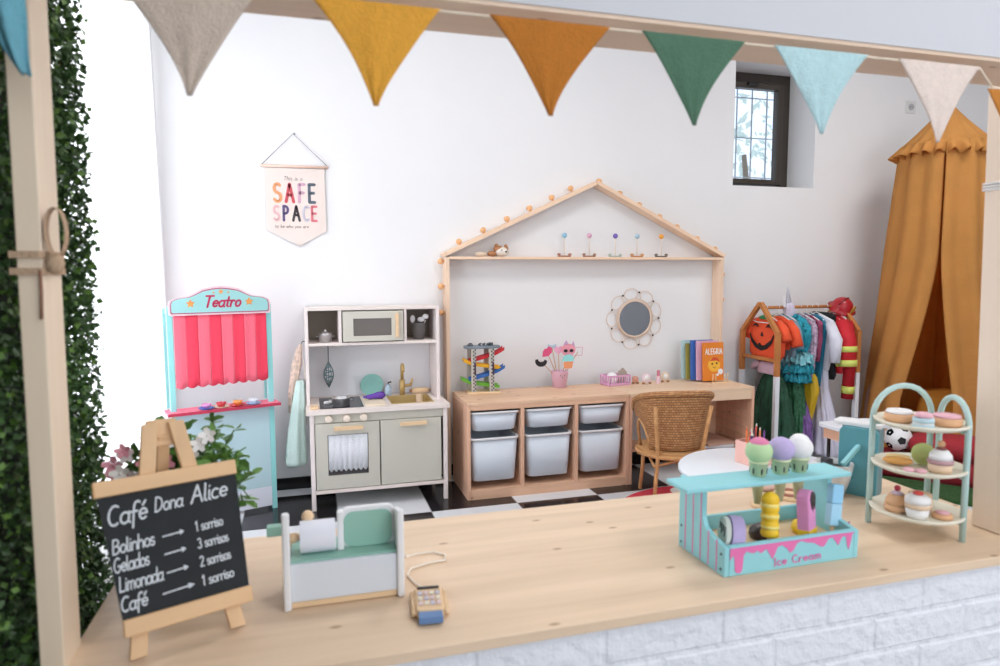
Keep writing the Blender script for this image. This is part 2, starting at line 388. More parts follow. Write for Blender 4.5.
# ------------------------------------------------------------------ curtain at the left window
cm = bpy.data.materials.new('sheer_white_cloth'); cm.use_nodes = True; nt = cm.node_tree
b = nt.nodes['Principled BSDF']; b.inputs['Base Color'].default_value = (.93,.93,.94,1); b.inputs['Roughness'].default_value = .9
tl = nt.nodes.new('ShaderNodeBsdfTranslucent'); tl.inputs['Color'].default_value = (.95,.95,.96,1)
mx = nt.nodes.new('ShaderNodeMixShader'); mx.inputs[0].default_value = .55
nt.links.new(b.outputs[0], mx.inputs[1]); nt.links.new(tl.outputs[0], mx.inputs[2]); nt.links.new(mx.outputs[0], nt.nodes['Material Output'].inputs['Surface'])
def curtain(name, label, y0, y1, x, z0, z1, folds, amp):
    t = thing(name, label, 'curtain', (x, (y0+y1)/2, z0)); n = folds*10; loops = []
    for k in range(13):
        q = k/12; z = (z1-z0)*q; row = []
        for i in range(n+1):
            u = i/n; sp = 1+.06*(1-q)
            row.append((amp*(.6+.4*(1-q))*sin(u*folds*2*pi+.5*sin(q*3))+.012*(1-q)*sin(u*9), (y0-y1)/2*sp+(y1-y0)*u*sp, z))
        loops.append(row)
    m = MB().loft(loops, cap=False, closed=False); m.build('cloth', cm, t)
    MB().tube([(0, (y0-y1)/2-.05, z1-z0+.02), (0, (y1-y0)/2+.05, z1-z0+.02)], .01, 8).build('rod', mat('steel',(150,150,155),.3,metal=1), t)
    return t
curtain('window_curtain', 'floor-length sheer white curtain bright with daylight between hedge panel and back wall', -2.28, -.05, -.710, .03, 2.6, 17, .022)

# ------------------------------------------------------------------ boxwood hedge panel
hd = thing('hedge_panel', 'tall artificial boxwood hedge panel of small dark green leaves beside the left post', 'hedge', (-.452, -2.75, 0))
MB().box(-.02, .0, -.85, .425, .0, 2.1).build('backing', mat('dark_green_mesh',(18,30,20),.9), hd)
LEAF = mat('boxwood_leaf', (62,92,48), .5, noise=.5, nscale=9)
def fn():
    return (random.uniform(-.005,.05)+random.uniform(0,.016), random.uniform(-.6,.425), random.uniform(.0,2.1)), (1,-.2,.2)
m_ = MB(); leaves(m_, 32000, fn, .0135, .85); leaves(m_, 12000, lambda: ((random.uniform(-.03,.055), random.uniform(.33,.432), random.uniform(0,2.1)), (1,.4,.2)), .0135, .85)
m_.build('foliage', LEAF, hd, stuff=True)
m_ = MB(); leaves(m_, 5200, lambda: ((random.uniform(.02,.066), random.uniform(-.6,.425), random.uniform(.0,2.1)), (1,-.2,.3)), .0135, .85)
m_.build('light_foliage', mat('boxwood_leaf_light', (92,128,52), .5), hd, 'lighter yellow-green young leaves', stuff=True)

# ------------------------------------------------------------------ the play stall: counter, posts, beam
st = thing('market_stall', 'wooden play stall with pine counter, white brick front, posts and overhead beam', 'stall', (0, -2.6, 0))
def P_(mb): return mb.xf(T(0, 2.6, 0))
CX0, CX1, CY0, CY1 = -.345, 1.46, -2.88, -2.366
P_(MB().box(CX0, CX1, CY0, CY1, .632, .65)).build('countertop', COUNTER, st, bevel=.002)
pm = MB().box(-.375, CX0, -2.79, -2.72, .0, 1.72)
for v in pm.v: v.x += .0135*(max(0,v.z-.6))
P_(pm).build('post', POSTW, st, bevel=.002)
pm = MB().box(1.372, 1.442, -2.84, -2.74, .651, 1.72)
for v in pm.v: v.x -= .030*(max(0,v.z-.66))
P_(pm).build('post', wood('pale_post_pine',(250,230,210),'Z',dark=.06,flat='X',ks=.6), st, bevel=.002)
P_(MB().box(-.36, 1.75, -2.885, -2.765, 1.566, 1.584)).build('beam', BEAMW, st, bevel=.0015)
P_(MB().box(-.36, 1.75, -2.8875, -2.8855, 1.5725, 1.9)).build('sign_panel', mat('light_grey_board',(200,201,206),.7), st, 'plain light grey board above the beam')
P_(MB().box(-.345, 1.46, -2.878, -2.868, 1.5655, 1.572).box(0,.001,0,.001,0,.001)).v
# brick foam panel
BR = mat('white_brick_foam', (234,236,242), .6, bump=.9, bscale=38)
bk = MB(); bk.box(CX0, CX1, -2.868, -2.853, 0, .631)
rw, rh, gp = .2165, .0665, .007
for r in range(10):
    z1 = .630-r*rh; off = (.55 if r % 2 else .4425)
    x = off-rw*6
    while x < CX1:
        a0, a1 = max(x+gp/2, CX0), min(x+rw-gp/2, CX1)
        if a1-a0 > .01:
            # pillowy brick
            nx, nz = 4, 2; zt, zb = z1-gp/2, max(z1-rh+gp/2, .001)
            if zt > zb:
                h = random.uniform(.0018,.0026)
                vs = [(a0,-2.868,zb),(a1,-2.868,zb),(a1,-2.868,zt),(a0,-2.868,zt),(a0+.004,-2.868-h,zb+.004),(a1-.004,-2.868-h,zb+.004),(a1-.004,-2.868-h,zt-.004),(a0+.004,-2.868-h,zt-.004)]
                bk.add(vs, [(4,5,6,7),(0,1,5,4),(1,2,6,5),(2,3,7,6),(3,0,4,7)])
        x += rw
P_(bk).build('brick_panel', BR, st, 'white embossed brick-pattern panel')
P_(MB().box(CX1-.075, CX1, -2.878, -2.8745, 0, .6)).build('edge_strip', POSTW, st)

# ------------------------------------------------------------------ bunting
GAUZE = {}
def gauze(n, rgb): return translucent(mat('gauze_'+n, rgb, .95, bump=.5, bscale=320, noise=.05, nscale=90), .18)
bu = thing('bunting_garland', 'garland of gauze triangle pennants hung along the front of the beam', 'bunting', (.4, -2.8895, 1.549))
MB().tube([(-.78,0,.002),(-.4,0,.0),(0,0,.001),(.5,0,.0),(.735,0,.0),(.765,0,-.030),(.905,0,-.032)], .0018, 6).build('cord', mat('cotton_cord',(232,216,196),.9), bu)
def pennant(xc, w, h, m, label, ph=0):
    loops = []; nx = 26; nz = 26
    for k in range(nz+1):
        q = k/nz; z = .002-h*q-(.035 if xc > 1.2 else 0)
        hw = w/2*((1-q)**1.1)*(1-.22*q)+.0026*q
        row = []
        for i in range(nx+1):
            u = -1+2*i/nx
            y = -.0035-.003*sin(q*pi)*(1-u*u) - .0012*sin(u*7+ph+q*3)*(.3+q*.5) - .0004*sin(u*31+ph*2)
            row.append((xc-.4+u*hw+.004*sin(q*4+ph)*q, y, z))
        loops.append(row)
    MB().loft(loops, cap=False, closed=False).build('pennant', m, bu, label, solid=.0012)
for (xc, w, h, n, rgb, ph, lb) in ((-.129,.168,.134,'beige',(226,208,192),0,'beige gauze pennant'),
    (.098,.168,.132,'mustard',(246,182,70),1,'bright mustard gauze pennant'), (.340,.180,.130,'ochre',(206,130,48),2.2,'dark ochre gauze pennant'),
    (.569,.176,.130,'green',(92,130,106),3,'dark green gauze pennant'), (.800,.180,.130,'aqua',(200,232,236),4,'pale aqua gauze pennant'),
    (1.042,.176,.132,'cream',(246,230,220),5,'cream pink gauze pennant'), (1.225,.15,.130,'rust',(214,140,60),6,'orange gauze pennant at the right post')):
    pennant(xc, w, h, gauze(n, rgb), lb, ph)
# folded aqua pennant on the left
loops = []
for k in range(14):
    q = k/13; hw = .040*(1-q*.88); row = []
    for i in range(15):
        u = -1+2*i/14; row.append((-.352-.4+.050*q*1.0+u*hw+.004*sin(q*5), -.004-.010*sin(u*4+q*2)*(.4+q*.5), .02-.14*q))
    loops.append(row)
MB().loft(loops, cap=False, closed=False).build('pennant', gauze('turquoise',(128,196,214)), bu, 'folded turquoise gauze pennant at the left post', solid=.0015)
# ribbon round the left post
rb = thing('post_ribbon', 'beige cotton ribbon knotted with a loop round the left wooden post', 'ribbon', (-.3365, -2.755, 1.225))
RB = mat('beige_ribbon', (196,166,138), .95, bump=.4, bscale=200)
for dz in (.0, -.022):
    m_ = MB(); P0 = [(-.034,-.04),(-.0,-.04),(.005,-.036),(.005,.04),(-.034,.04)]
    vs = []; m_.loft([[(x,y,dz+z) for x,y in P0] for z in (-.0045,.0045)], cap=False, closed=True, smooth=False)
    m_.build('band', RB, rb, solid=.0012)
m_ = MB(); loops = []
for k in range(17):
    t = k/16; a = -pi/2+2*pi*t
    x = .000+.012*(1+cos(a)); z = .030+.032*sin(a)
    loops.append([(.006+x, -.03-.006, z), (.006+x, -.03+.010, z)])
m_.loft(loops, cap=False, closed=False).build('loop', RB, rb, solid=.0012)
MB().ball((.016,-.034,-.012), .012, 10, (1,.8,1.2)).build('knot', RB, rb)
MB().tube([(.0,-.040,-.02),(.0005,-.041,-.045),(-.001,-.042,-.085)], .0022, 6).build('tail', mat('dark_twine',(150,110,90),.9), rb)
tw = thing('post_twine', 'white cotton twine wound round the right wooden post', 'twine', (1.352, -2.79, 1.365))
for k in range(3):
    z = k*.006; m_ = MB().tube([(-.003,.052,z),(-.003,-.052,z+.001),(.07,-.055,z)], .0028, 6)
    m_.build('twine_turn', mat('white_twine',(226,222,220),.9), tw)

# ------------------------------------------------------------------ chalkboard easel
ua = atan2(.371, .928)
es = thing('chalkboard_easel', 'small chalkboard menu on a pale wooden easel at the left end of the counter', 'easel', (-.242, -2.794, .6505), ua)
TH = radians(20)
EM = frame((0,0,0), (1,0,0), (0, sin(TH), cos(TH)))       # board plane, z towards camera
def onb(mb, dz=0): return mb.xf(EM @ T(0,0,dz))
for (a, c) in (((-.004,0),(.045,.335)), ((.134,0),(.082,.335))):
    m_ = MB(); d = Vector((c[0]-a[0], c[1]-a[1])).normalized(); nx = Vector((d.y,-d.x))*.0115
    m_.prism([(a[0]-nx.x,a[1]+.0035-nx.y*0),(a[0]+nx.x,a[1]+.0035),(c[0]+nx.x,c[1]),(c[0]-nx.x,c[1])], .011)
    onb(m_, -.006).build('leg', EASELZ, es, bevel=.0015)
m_ = MB().beam((.064,.335*sin(TH)-.0,.335*cos(TH)-.02), (.064,.225,.004), .018, .010, (0,1,0)); m_.build('leg', EASELZ, es, 'rear prop leg', bevel=.0015)
onb(MB().prism([(.036,.30),(.092,.30),(.084,.342),(.042,.342)], .009), -.017).build('top_block', EASELZ, es, bevel=.001)
onb(MB().box(-.020,.158,.036,.060,0,.012), .005).build('lower_rail', EASEL, es, bevel=.002)
onb(MB().box(-.040,.160,.235,.258,0,.012), .005).build('upper_rail', EASEL, es, bevel=.002)
bd = onb(MB().prism([(-.019,.058),(.156,.058),(.159,.237),(-.036,.237)], .004), .006).build('blackboard', mat('chalkboard_black',(30,34,38),.75,noise=.25,nscale=14), es)
CH = mat('chalk_white', (225,230,236), .9)
def chalk(txt, x, y, size, thick, w=None, rot=.03, **k):
    m = lettering(txt, size, thick, .0006, **k)
    if w: m.xf(Matrix.Scale(w/m.width, 4, (1,0,0)))
    m.xf(RZ(rot)); m.xf(T(x,y,0))
    onb(m, .0102).build('chalk_writing', CH, bd)
chalk('Café', -.026, .192, .028, .0030, .052, slant=.18, gap=.02)
chalk('Dona', .036, .200, .021, .0025, .040, slant=.22, gap=.02)
chalk('Alice', .088, .202, .026, .0028, .054, slant=.2, gap=.02)
for (a, c, y, w1, w2) in (('Bolinhos','1 sorriso',.156,.056,.040), ('Gelados','3 sorrisos',.130,.046,.045), ('Limonada','2 sorrisos',.103,.058,.045), ('Café','1 sorriso',.075,.034,.046)):
    chalk(a, -.024+.004*(y < .12), y-.004, .0200, .0025, w1, slant=.15, gap=.0)
    x0 = .044 if a != 'Café' else .036
    chalk('>', x0, y+.001, .0165, .0020, .030 if a != 'Café' else .044, rot=.06)
    chalk(c, .090, y+.003, .0145, .0021, w2, slant=.05, gap=.0)

# ------------------------------------------------------------------ flower pot behind the easel
fp = thing('flower_pot', 'leafy green potted plant with pink and white flowers behind the chalkboard', 'plant', (-.232, -2.46, .6505))
MB().lathe([(0,0),(.042,0),(.055,.085),(.058,.085),(.058,.095),(.05,.095),(.05,.08),(0,.08)], n=24).build('pot', mat('white_ceramic',(225,225,225),.3), fp)
m_ = MB(); stems = MB()
tips = []
for k in range(46):
    a = random.uniform(0, 2*pi); rr = random.uniform(.03,.10); h = random.uniform(.10,.240); 
    tip = (rr*cos(a), rr*.7*sin(a), h+.02); tips.append(tip); stems.tube([(0,0,.08),(rr*.4*cos(a),rr*.3*sin(a),h*.7),tip], .0013, 5)
for tip in ((.125,-.01,.165),(.115,-.02,.12),(.09,0,.25),(.11,0,.215),(.055,0,.27)): tips.append(tip); stems.tube([(0,0,.08),(tip[0]*.6,tip[1]*.5,.19),tip], .0014, 5)
for t in tips:
    for j in range(22):
        q = random.uniform(.35,1.05); p = Vector((0,0,.08)).lerp(Vector(t), q)
        a = Vector((random.gauss(0,1),random.gauss(0,.9),random.gauss(.2,.6))).normalized(); s = random.uniform(.018,.034)
        side = a.cross(Vector((random.gauss(0,.4),random.gauss(0,.4),1))).normalized(); up = side.cross(a)
        m_.add([p, p+a*s*.4+side*s*.36+up*s*.1, p+a*s*.75+side*s*.28+up*.1*s, p+a*s, p+a*s*.75-side*s*.28+up*.1*s, p+a*s*.4-side*s*.36+up*s*.1], [(0,1,2,3),(0,3,4,5)])
stems.build('stem', mat('stem_green',(70,110,50),.6), fp, stuff=True)
m_.build('leaf', mat('plant_leaf',(100,142,66),.45,noise=.35,nscale=25), fp, stuff=True)
def flower(x, y, z, m, s):
    f = MB()
    for k in range(5):
        a = 2*pi*k/5+x*9; d = Vector((cos(a), -.35+.2*sin(a), sin(a))).normalized(); sd = d.cross(Vector((0,-1,0.3))).normalized(); p = Vector((x,y,z)); u = Vector((0,-1,0))
        f.add([p, p+d*s*.5+sd*s*.35+u*s*.1, p+d*s+sd*s*.2+u*s*.25, p+d*s-sd*s*.2+u*s*.25, p+d*s*.5-sd*s*.35+u*s*.1], [(0,1,2,3,4)])
    f.ball((x,y-.003,z), s*.15, 6)
    f.build('flower', m, fp)
FPK = mat('petal_pink',(240,170,185),.7); FWH = mat('petal_white',(250,248,246),.7)
for k in range(17):
    a = random.uniform(-.11,-.01); flower(a, random.uniform(-.06,-.01), random.uniform(.17,.255), FPK if k % 2 else FWH, random.uniform(.012,.02))
for (x, z) in ((.035,.240),(.05,.255),(.02,.22),(-.045,.262),(-.03,.245)): flower(x, -.05, z, FWH, .016)

# ------------------------------------------------------------------ toy cash register
cr = thing('toy_cash_register', 'white and mint wooden toy cash register with a paper roll', 'toy cash register', (.0475, -2.668, .6505), -.006)
mb = MB(); mb.prism([(-.043,0),(.055,0),(.055,.085),(-.043,.08)], .010, frame((-.097,0,0),(0,1,0),(0,0,1))).build('side_panel', WHITE, cr, bevel=.002)
# left side: the photo shows its front edge tall
MB().box(-.098,-.086,-.047,-.036,0,.164).build('front_stile', WHITE, cr, bevel=.0035)
MB().box(.086,.098,-.047,-.034,0,.152).build('front_stile', WHITE, cr, bevel=.0035)
MB().prism([(-.034,0),(.055,0),(.055,.10),(.02,.135),(-.034,.150)], .010, frame((.087,0,0),(0,1,0),(0,0,1))).build('side_panel', WHITE, cr, bevel=.002)
MB().box(-.086,.086,-.040,-.030,.012,.075).build('front_panel', mat('white_panel',(222,228,236),.5), cr, bevel=.001)
MB().box(-.086,.086,-.038,.05,.001,.011).build('base', BIRCH, cr, bevel=.001)
MB().box(-.086,.086,-.034,.055,.0755,.0785).build('top_ledge', MINT, cr)
MB().box(-.086,.086,.045,.055,.012,.075).build('rear_panel', WHITE, cr)
# display
fr = MB(); out = rrect(.092,.070,.014,5,-.004,.0787); inn = rrect(.082,.062,.016,6,.001,.0795)
M_ = frame((0,.010,0),(1,0,0),(0,0,1))
m_ = MB().prism(out, .010, M_).build('display_frame', WHITE, cr, bevel=.002)
MB().prism(inn, .003, frame((0,-.0003,0),(1,0,0),(0,0,1))).build('display_panel', MINT, cr, bevel=.001)
MB().box(-.010,.0005,-.012,.006,.079,.146).build('roll_bracket', WHITE, cr, bevel=.003)
rl = MB(); rl.lathe([(0,0),(.0265,0),(.0265,.058),(.008,.058),(0,.058)], n=28); rl.xf(T(-.071,.0,.1055) @ RY(pi/2))
rl.build('paper_roll', mat('paper_white',(236,238,248),.8), cr, bevel=.0006)
MB().tube([(-.083,0,.1055),(-.070,0,.1055)], .005, 10).ball((-.082,.0,.1055), .009, 12).build('roll_axle', BIRCH, cr)
MB().tube([(-.058,.018,.079),(-.058,.018,.127)], .006, 10).ball((-.058,.018,.134), .0105, 12).build('knob', BIRCH, cr)
MB().tube([(-.098,.012,.093),(-.086,.012,.093)], .006, 10).build('card_peg', BIRCH, cr)
MB().box(-.126,-.0975,.028,.046,.100,.117).build('card_holder', MINT, cr, 'mint side block', bevel=.0015)

# card terminal with cord
ct = thing('toy_card_terminal', 'small wooden toy payment terminal with a blue end and keys', 'toy terminal', (.179, -2.757, .6505), -.12)
MB().prism(rrect(.046,.082,.008,4,-.023,-.043), .016).build('body', BIRCH, ct, bevel=.003)
MB().box(-.019,.019,-.064,-.0435,.003,.014).build('card', mat('blue_card',(98,134,184),.4), ct, 'blue card stuck in the front slot', bevel=.001)
MB().box(-.018,.018,.026,.031,.0165,.019).build('screen_bar', mat('charcoal_paint',(50,52,60),.6), ct)
for i in range(4):
    for j in range(3):
        MB().box(-.018+i*.0095,-.0105+i*.0095,-.03+j*.017,-.018+j*.017,.0165,.0185).build('key', mat('key_tint_%d' % ((i+j) % 3), ((228,205,205),(235,225,205),(205,200,215))[(i+j) % 3],.6), ct, bevel=.0008)
for s in (-1,1): MB().tube([(s*.0262,-.040,.008),(s*.0262,.03,.008)], .0045, 8).build('side_rail', BIRCH, ct)
cd = MB().tube([(.155,-2.66,.70),(.163,-2.59,.665),(.19,-2.556,.654),(.222,-2.552,.6525),(.243,-2.572,.6525),(.238,-2.596,.6525),(.205,-2.60,.6525),(.17,-2.615,.653),(.160,-2.64,.653),(.170,-2.68,.653),(.180,-2.708,.656)], .0021, 8)
tag(cd.build('terminal_cord', mat('cream_cord',(240,228,214),.8)), 'looped cream cord running from the cash register to the toy terminal', 'cord')

# ------------------------------------------------------------------ ice cream stand
ic = thing('ice_cream_stand', 'turquoise wooden ice cream display with pink drips and raised shelf', 'toy ice cream stand', (.855, -2.73, .6505), .008)
W2 = .149
for s in (-1, 1):
    x0 = -W2 if s < 0 else W2-.010
    prof = [(-.076,0),(.076,0),(.076,.145),(-.004,.145),(-.004,.088),(-.012,.072),(-.035,.062),(-.076,.054)]
    sd = MB().prism(prof, .010, frame((x0,0,0),(0,1,0),(0,0,1))).build('side_board', TEALP, ic, bevel=.0012)
    for yy in (-.052,-.026,.0,.026,.052):
        top = .052+(.01 if yy > -.06 else 0)+(.078 if yy >= 0 else (.006 if yy > -.03 else 0))
        xx = (-W2-.0006) if s < 0 else (W2-.0002)
        MB().box(xx, xx+.0008, yy-.0015, yy+.0015, .003, top).build('stripe', PINK, sd)
    for (yy, zz) in ((-.066,.012),(-.066,.040),(.066,.012),(.066,.045)):
        MB().tube([(s*W2+s*.0002,yy,zz),(s*W2+s*.0012,yy,zz)], .0024, 8).build('screw', mat('dark_screw',(70,80,90),.4,metal=.6), sd)
MB().box(-W2+.0105,W2-.0105,-.076,-.067,.0,.056).build('front_board', TEALP, ic, bevel=.001)
MB().box(-W2+.0105,W2-.0105,.067,.076,.0,.056).build('rear_board', TEALP, ic, bevel=.001)
MB().box(-W2+.0105,W2-.0105,-.0665,.0665,.020,.028).build('tray', BIRCH, ic)
MB().box(-.204,.167,-.036,.038,.1455,.1545).build('shelf', TEALP, ic, bevel=.003)
# drip
top = .052; P = [(-.138, top)]
drip = [(-.138,.030),(-.1355,.034),(-.131,.040),(-.1285,.032),(-.127,.012),(-.125,.0075),(-.121,.005),(-.116,.0055),(-.1125,.008),(-.111,.014),(-.109,.038),(-.102,.044),(-.096,.040),(-.088,.0385),(-.08,.042),(-.072,.036),(-.066,.040),(-.06,.043),(-.052,.030),(-.047,.022),(-.042,.030),(-.036,.044),(-.026,.046),(-.015,.038),(-.008,.029),(0,.034),(.006,.045),(.016,.049),(.03,.044),(.045,.042),(.058,.034),(.066,.031),(.072,.036),(.078,.046),(.088,.047),(.098,.034),(.102,.030),(.106,.040),(.112,.047),(.119,.045),(.122,.028),(.126,.018),(.130,.03),(.134,.05)]
P += drip + [(.138, top), ]
M_ = frame((0,-.0762,0),(1,0,0),(0,0,1))
# build the drip as quads between the top line and the outline
m_ = MB(); prev = None
for (x, z) in [(-.138,.052)]+drip+[(.138,.05)]:
    if prev and x > prev[0]: m_.prism([(prev[0],prev[1]),(x,z),(x,top),(prev[0],top)], .0008, M_)
    prev = (x, z)
fb = [c for c in ic.children if c.name.startswith('front_board')][0]
m_.build('drip', PINK, fb)
m_ = MB().prism(disc(.0078,18,-.1192,.0125), .0009, M_); m_.build('drip', PINK, fb)
t_ = lettering('Ice Cream', .0140, .0021, .0008, gap=.2, wx=1.3, serif=True); t_.xf(frame((-.043,-.0768,.0085),(1,0,.02),(-.02,0,1))); t_.build('lettering', PINK, fb)

# cones in the shelf
def cone(x, mats, label):
    t = thing('toy_ice_cream_cone', label, 'toy ice cream', (.855+x, -2.728, .6505), 0, 'cones standing in the shelf of the ice cream stand')
    MB().lathe([(0,.098),(.006,.098),(.0175,.180),(.0185,.180),(.0185,.184),(0,.184)], n=20).build('cone', mat('pale_green_cone',(220,226,182),.6), t)
    s = MB()
    for k in range(6):
        a = 2*pi*k/6+.3; s.tube([(.0148*cos(a),.0148*sin(a),.160),(.0158*cos(a),.0158*sin(a),.171)], .0016, 6)
    s.build('chocolate_drop', mat('dark_choc',(52,42,40),.5), t)
    MB().ball((0,0,.202), .0255, 20, (1,1,.95)).build('scoop', mats[0], t)
    if mats[1]:
        MB().ball((0,0,.214), .0185, 16, (1.05,1.05,.85)).build('topping', mats[1], t)
cone(-.022, (mat('pistachio',(190,222,170),.6), mat('strawberry',(226,130,170),.6)), 'pistachio green toy ice cream cone with a pink top, left on the stand shelf')
cone(.029, (mat('lilac_ice',(190,175,220),.6), None), 'toy cone with lilac scoop, middle of the shelf')
cone(.072, (mat('white_ice',(240,240,240),.5), mat('white_ice2',(246,246,246),.5)), 'toy cone with white scoop, right on the stand shelf')
# lollies in the tray
def lolly(name, label, x, y, tiltx, tilty, builder, z=.6815):
    t = thing(name, label, 'toy ice lolly', (.855+x, -2.73+y, z)); t.rotation_euler = (tiltx, tilty, 0); builder(t); return t
YEL = mat('lolly_yellow',(244,200,40),.5)
def b1(t):
    MB().box(-.0045,.0045,-.002,.002,0,.03).build('stick', BIRCH, t, bevel=.001)
    m = MB(); prof = [(0,.018)]
    for k in range(5):
        z0 = .018+k*.0155
        prof += [(.0145,z0+.001),(.0165,z0+.004),(.0165,z0+.011),(.0145,z0+.0145)]
    prof += [(.010,.100),(0,.103)]
    m.lathe(prof, n=20); m.build('ice', YEL, t)
    for k in range(3): MB().lathe([(.0150,.034+k*.020),(.0170,.036+k*.020),(.0170,.040+k*.020),(.0150,.042+k*.020)], n=20).build('band', mat('pale_yellow',(246,226,130),.5), t)
lolly('toy_ice_lolly', 'yellow ribbed toy ice lolly leaning in the tray of the stand', -.028, -.045, -.10, .06, b1)
def b2(t):
    MB().box(-.0045,.0045,-.002,.002,0,.02).build('stick', BIRCH, t, bevel=.001)
    pts = [(-.018,.0),(.018,.0)]+[(.018*cos(radians(a)), .066+.018*sin(radians(a))) for a in range(0,181,20)]
    MB().prism([(x,y+.014) for x,y in pts], .024, frame((0,.012,0),(1,0,0),(0,0,1))).build('ice', mat('lolly_pink',(226,150,200),.5), t, bevel=.003)
    MB().prism([(-.0185,.009),(.0185,.009),(.0185,.024),(-.0185,.024)], .0252, frame((0,.0126,0),(1,0,0),(0,0,1))).build('band', YEL, t, bevel=.002)
    M = frame((.0184,.012,0),(0,-1,0),(0,0,1))
    m = MB(); M2 = frame((0,-.0124,0),(1,0,0),(0,0,1))
    m.prism([(-.011,.083),(-.005,.062),(-.002,.074),(.002,.056),(.006,.073),(.010,.060),(.0145,.076),(.0145,.086),(.008,.094),(-.004,.096)], .0008, M2)
    m.build('chocolate_drip', mat('dark_choc',(52,42,40)), t)
lolly('toy_ice_lolly', 'pink toy ice lolly with dark drips and yellow lower end', .062, -.040, -.08, .02, b2).rotation_euler[2] = .5
def b3(t):
    MB().box(-.0045,.0045,-.002,.002,0,.025).build('stick', BIRCH, t, bevel=.001)
    MB().box(-.0135,.0135,-.008,.008,.022,.065).build('ice', mat('lolly_blue',(170,216,240),.5), t, bevel=.002)
    MB().box(-.0135,.0135,-.008,.008,.0655,.103).build('ice', mat('lolly_blue2',(150,206,238),.5), t, bevel=.002)
lolly('toy_ice_lolly', 'light blue oblong toy ice lolly at the right end of the stand', .128, -.030, -.10, .16, b3, .677)
t = thing('toy_ice_cream_sandwich', 'lilac round toy ice cream lying in the stand tray', 'toy ice cream', (.855-.094, -2.762, .711)); t.rotation_euler = (0, .10, -.28); t.scale = (1.05,1.1,1.15)
m_ = MB().cyl((0,0,-.014), .027, .022, 26); m_.xf(RY(pi/2)); m_.build('ice', mat('lilac_ice',(190,175,220)), t, bevel=.004)
m_ = MB().cyl((0,0,-.024), .024, .008, 26); m_.xf(RY(pi/2)); m_.build('wafer', mat('pale_grey_green',(214,222,214),.6), t, bevel=.002)
m_ = MB()
for k in range(4): m_.box(-.0246,-.0238,-.014+k*.008,-.010+k*.008,-.004+(k % 2)*.006,.012)
m_.build('chocolate_mark', mat('dark_choc',(52,42,40)), t)
def scooplump(x, y, m, label):
    t = thing('toy_scoop', label, 'toy ice cream', (.855+x, -2.73+y, .6788))
    MB().lathe([(0,0),(.021,0),(.024,.008),(.022,.018),(.013,.026),(0,.029)], n=22).build('scoop', m, t)
scooplump(-.012, .0, mat('dark_choc2',(66,50,46),.4), 'dark chocolate toy scoop behind the yellow lolly')
scooplump(.088, .0, YEL, 'yellow toy scoop behind the pink lolly')
# wooden discs on the counter behind the stand
def plate(x, y, r, label, top, z=.6505):
    t = thing('toy_cookie', label, 'toy cookie', (x, y, z), 0)
    MB().lathe([(0,0),(r,0),(r*1.02,.004),(r,.009),(r*.7,.010),(0,.010)], n=26).build('biscuit', BIRCH, t)
    MB().lathe([(r*.45,.0102),(r*.85,.0102),(r*.8,.0135),(r*.5,.0135),(r*.45,.0102)], n=26).build('icing', top, t)
plate(1.118, -2.478, .037, 'brown-ringed round toy cookie on the counter behind the stand, right', mat('cookie_brown',(170,110,90),.6))
plate(1.018, -2.515, .030, 'cream round toy cookie on the counter behind the stand, left', mat('cookie_cream',(226,206,186),.6))
t = thing('toy_donut', 'pale pink toy donut on the counter behind the stand', 'toy donut', (1.105, -2.40, .6505))
m_ = MB(); m_.tube([(.025*cos(2*pi*i/24),.025*sin(2*pi*i/24),.012) for i in range(24)], .012, 10, closed=True); m_.build('dough', mat('pale_dough',(236,206,196),.6), t)

# ------------------------------------------------------------------ cake stand
CC = (1.222, -2.735)
ck = thing('toy_cake_stand', 'pale mint three-tier toy cake stand with arched legs', 'toy cake stand', (CC[0], CC[1], .6505))
lg = [(-.051,.072), (.044,-.070)]
bkd = Vector((.70,.62)).normalized()*.088
b1_ = (bkd.x*1.10+.015, bkd.y*1.10-.012); b2_ = (bkd.x*.90+.028, bkd.y*.90-.022)
for (a, c) in ((lg[0], b1_), (lg[1], b2_)):
    pts = [(a[0],a[1],.0), (a[0],a[1],.12), (a[0],a[1],.240)]
    mx_, my_ = (a[0]+c[0])/2, (a[1]+c[1])/2; R_ = sqrt((a[0]-c[0])**2+(a[1]-c[1])**2)/2
    ux, uy = (a[0]-mx_)/R_, (a[1]-my_)/R_
    for k in range(1, 12):
        th = pi*k/12; pts.append((mx_+ux*R_*cos(th), my_+uy*R_*cos(th), .235+R_*sin(th)*.95))
    pts += [(c[0],c[1],.240),(c[0],c[1],.0)]
    MB().tube(pts, .0062, 10).build('arched_leg', PALEMINT, ck)
PLATE = mat('cream_plate',(236,230,212),.45)
TZ = (.040,.136,.229)
for z in TZ:
    MB().lathe([(0,0),(.072,0),(.086,.006),(.088,.011),(.084,.012),(.070,.006),(0,.006)], (0,0,z), 40).build('tier', PLATE, ck)
for (a, c) in ((lg[0], b1_), (lg[1], b2_)):
    for z in TZ: MB().tube([(a[0],a[1],z-.0065),(c[0],c[1],z-.0065)], .0045, 8).build('crossbar', PALEMINT, ck)
fwd = Vector((-.72,-.69)); rgt = Vector((.69,-.72))
def on_tier(t, r, f): return (CC[0]+rgt.x*r+fwd.x*f, CC[1]+rgt.y*r+fwd.y*f, .6505+TZ[t]+.0066)
DOUGH = mat('biscuit_dough',(226,176,134),.6); SAND = mat('light_sponge',(236,206,176),.6)
def cake(name, label, cat, pos, parts):
    t = thing(name, label, cat, pos)
    for (n, prof, m) in parts: MB().lathe(prof, n=24).build(n, m, t)
    return t
WH = mat('icing_white',(244,242,242),.5); PK = mat('icing_pink',(232,178,190),.5); BL = mat('macaron_blue',(186,212,222),.5); MV = mat('icing_mauve',(190,150,156),.5)
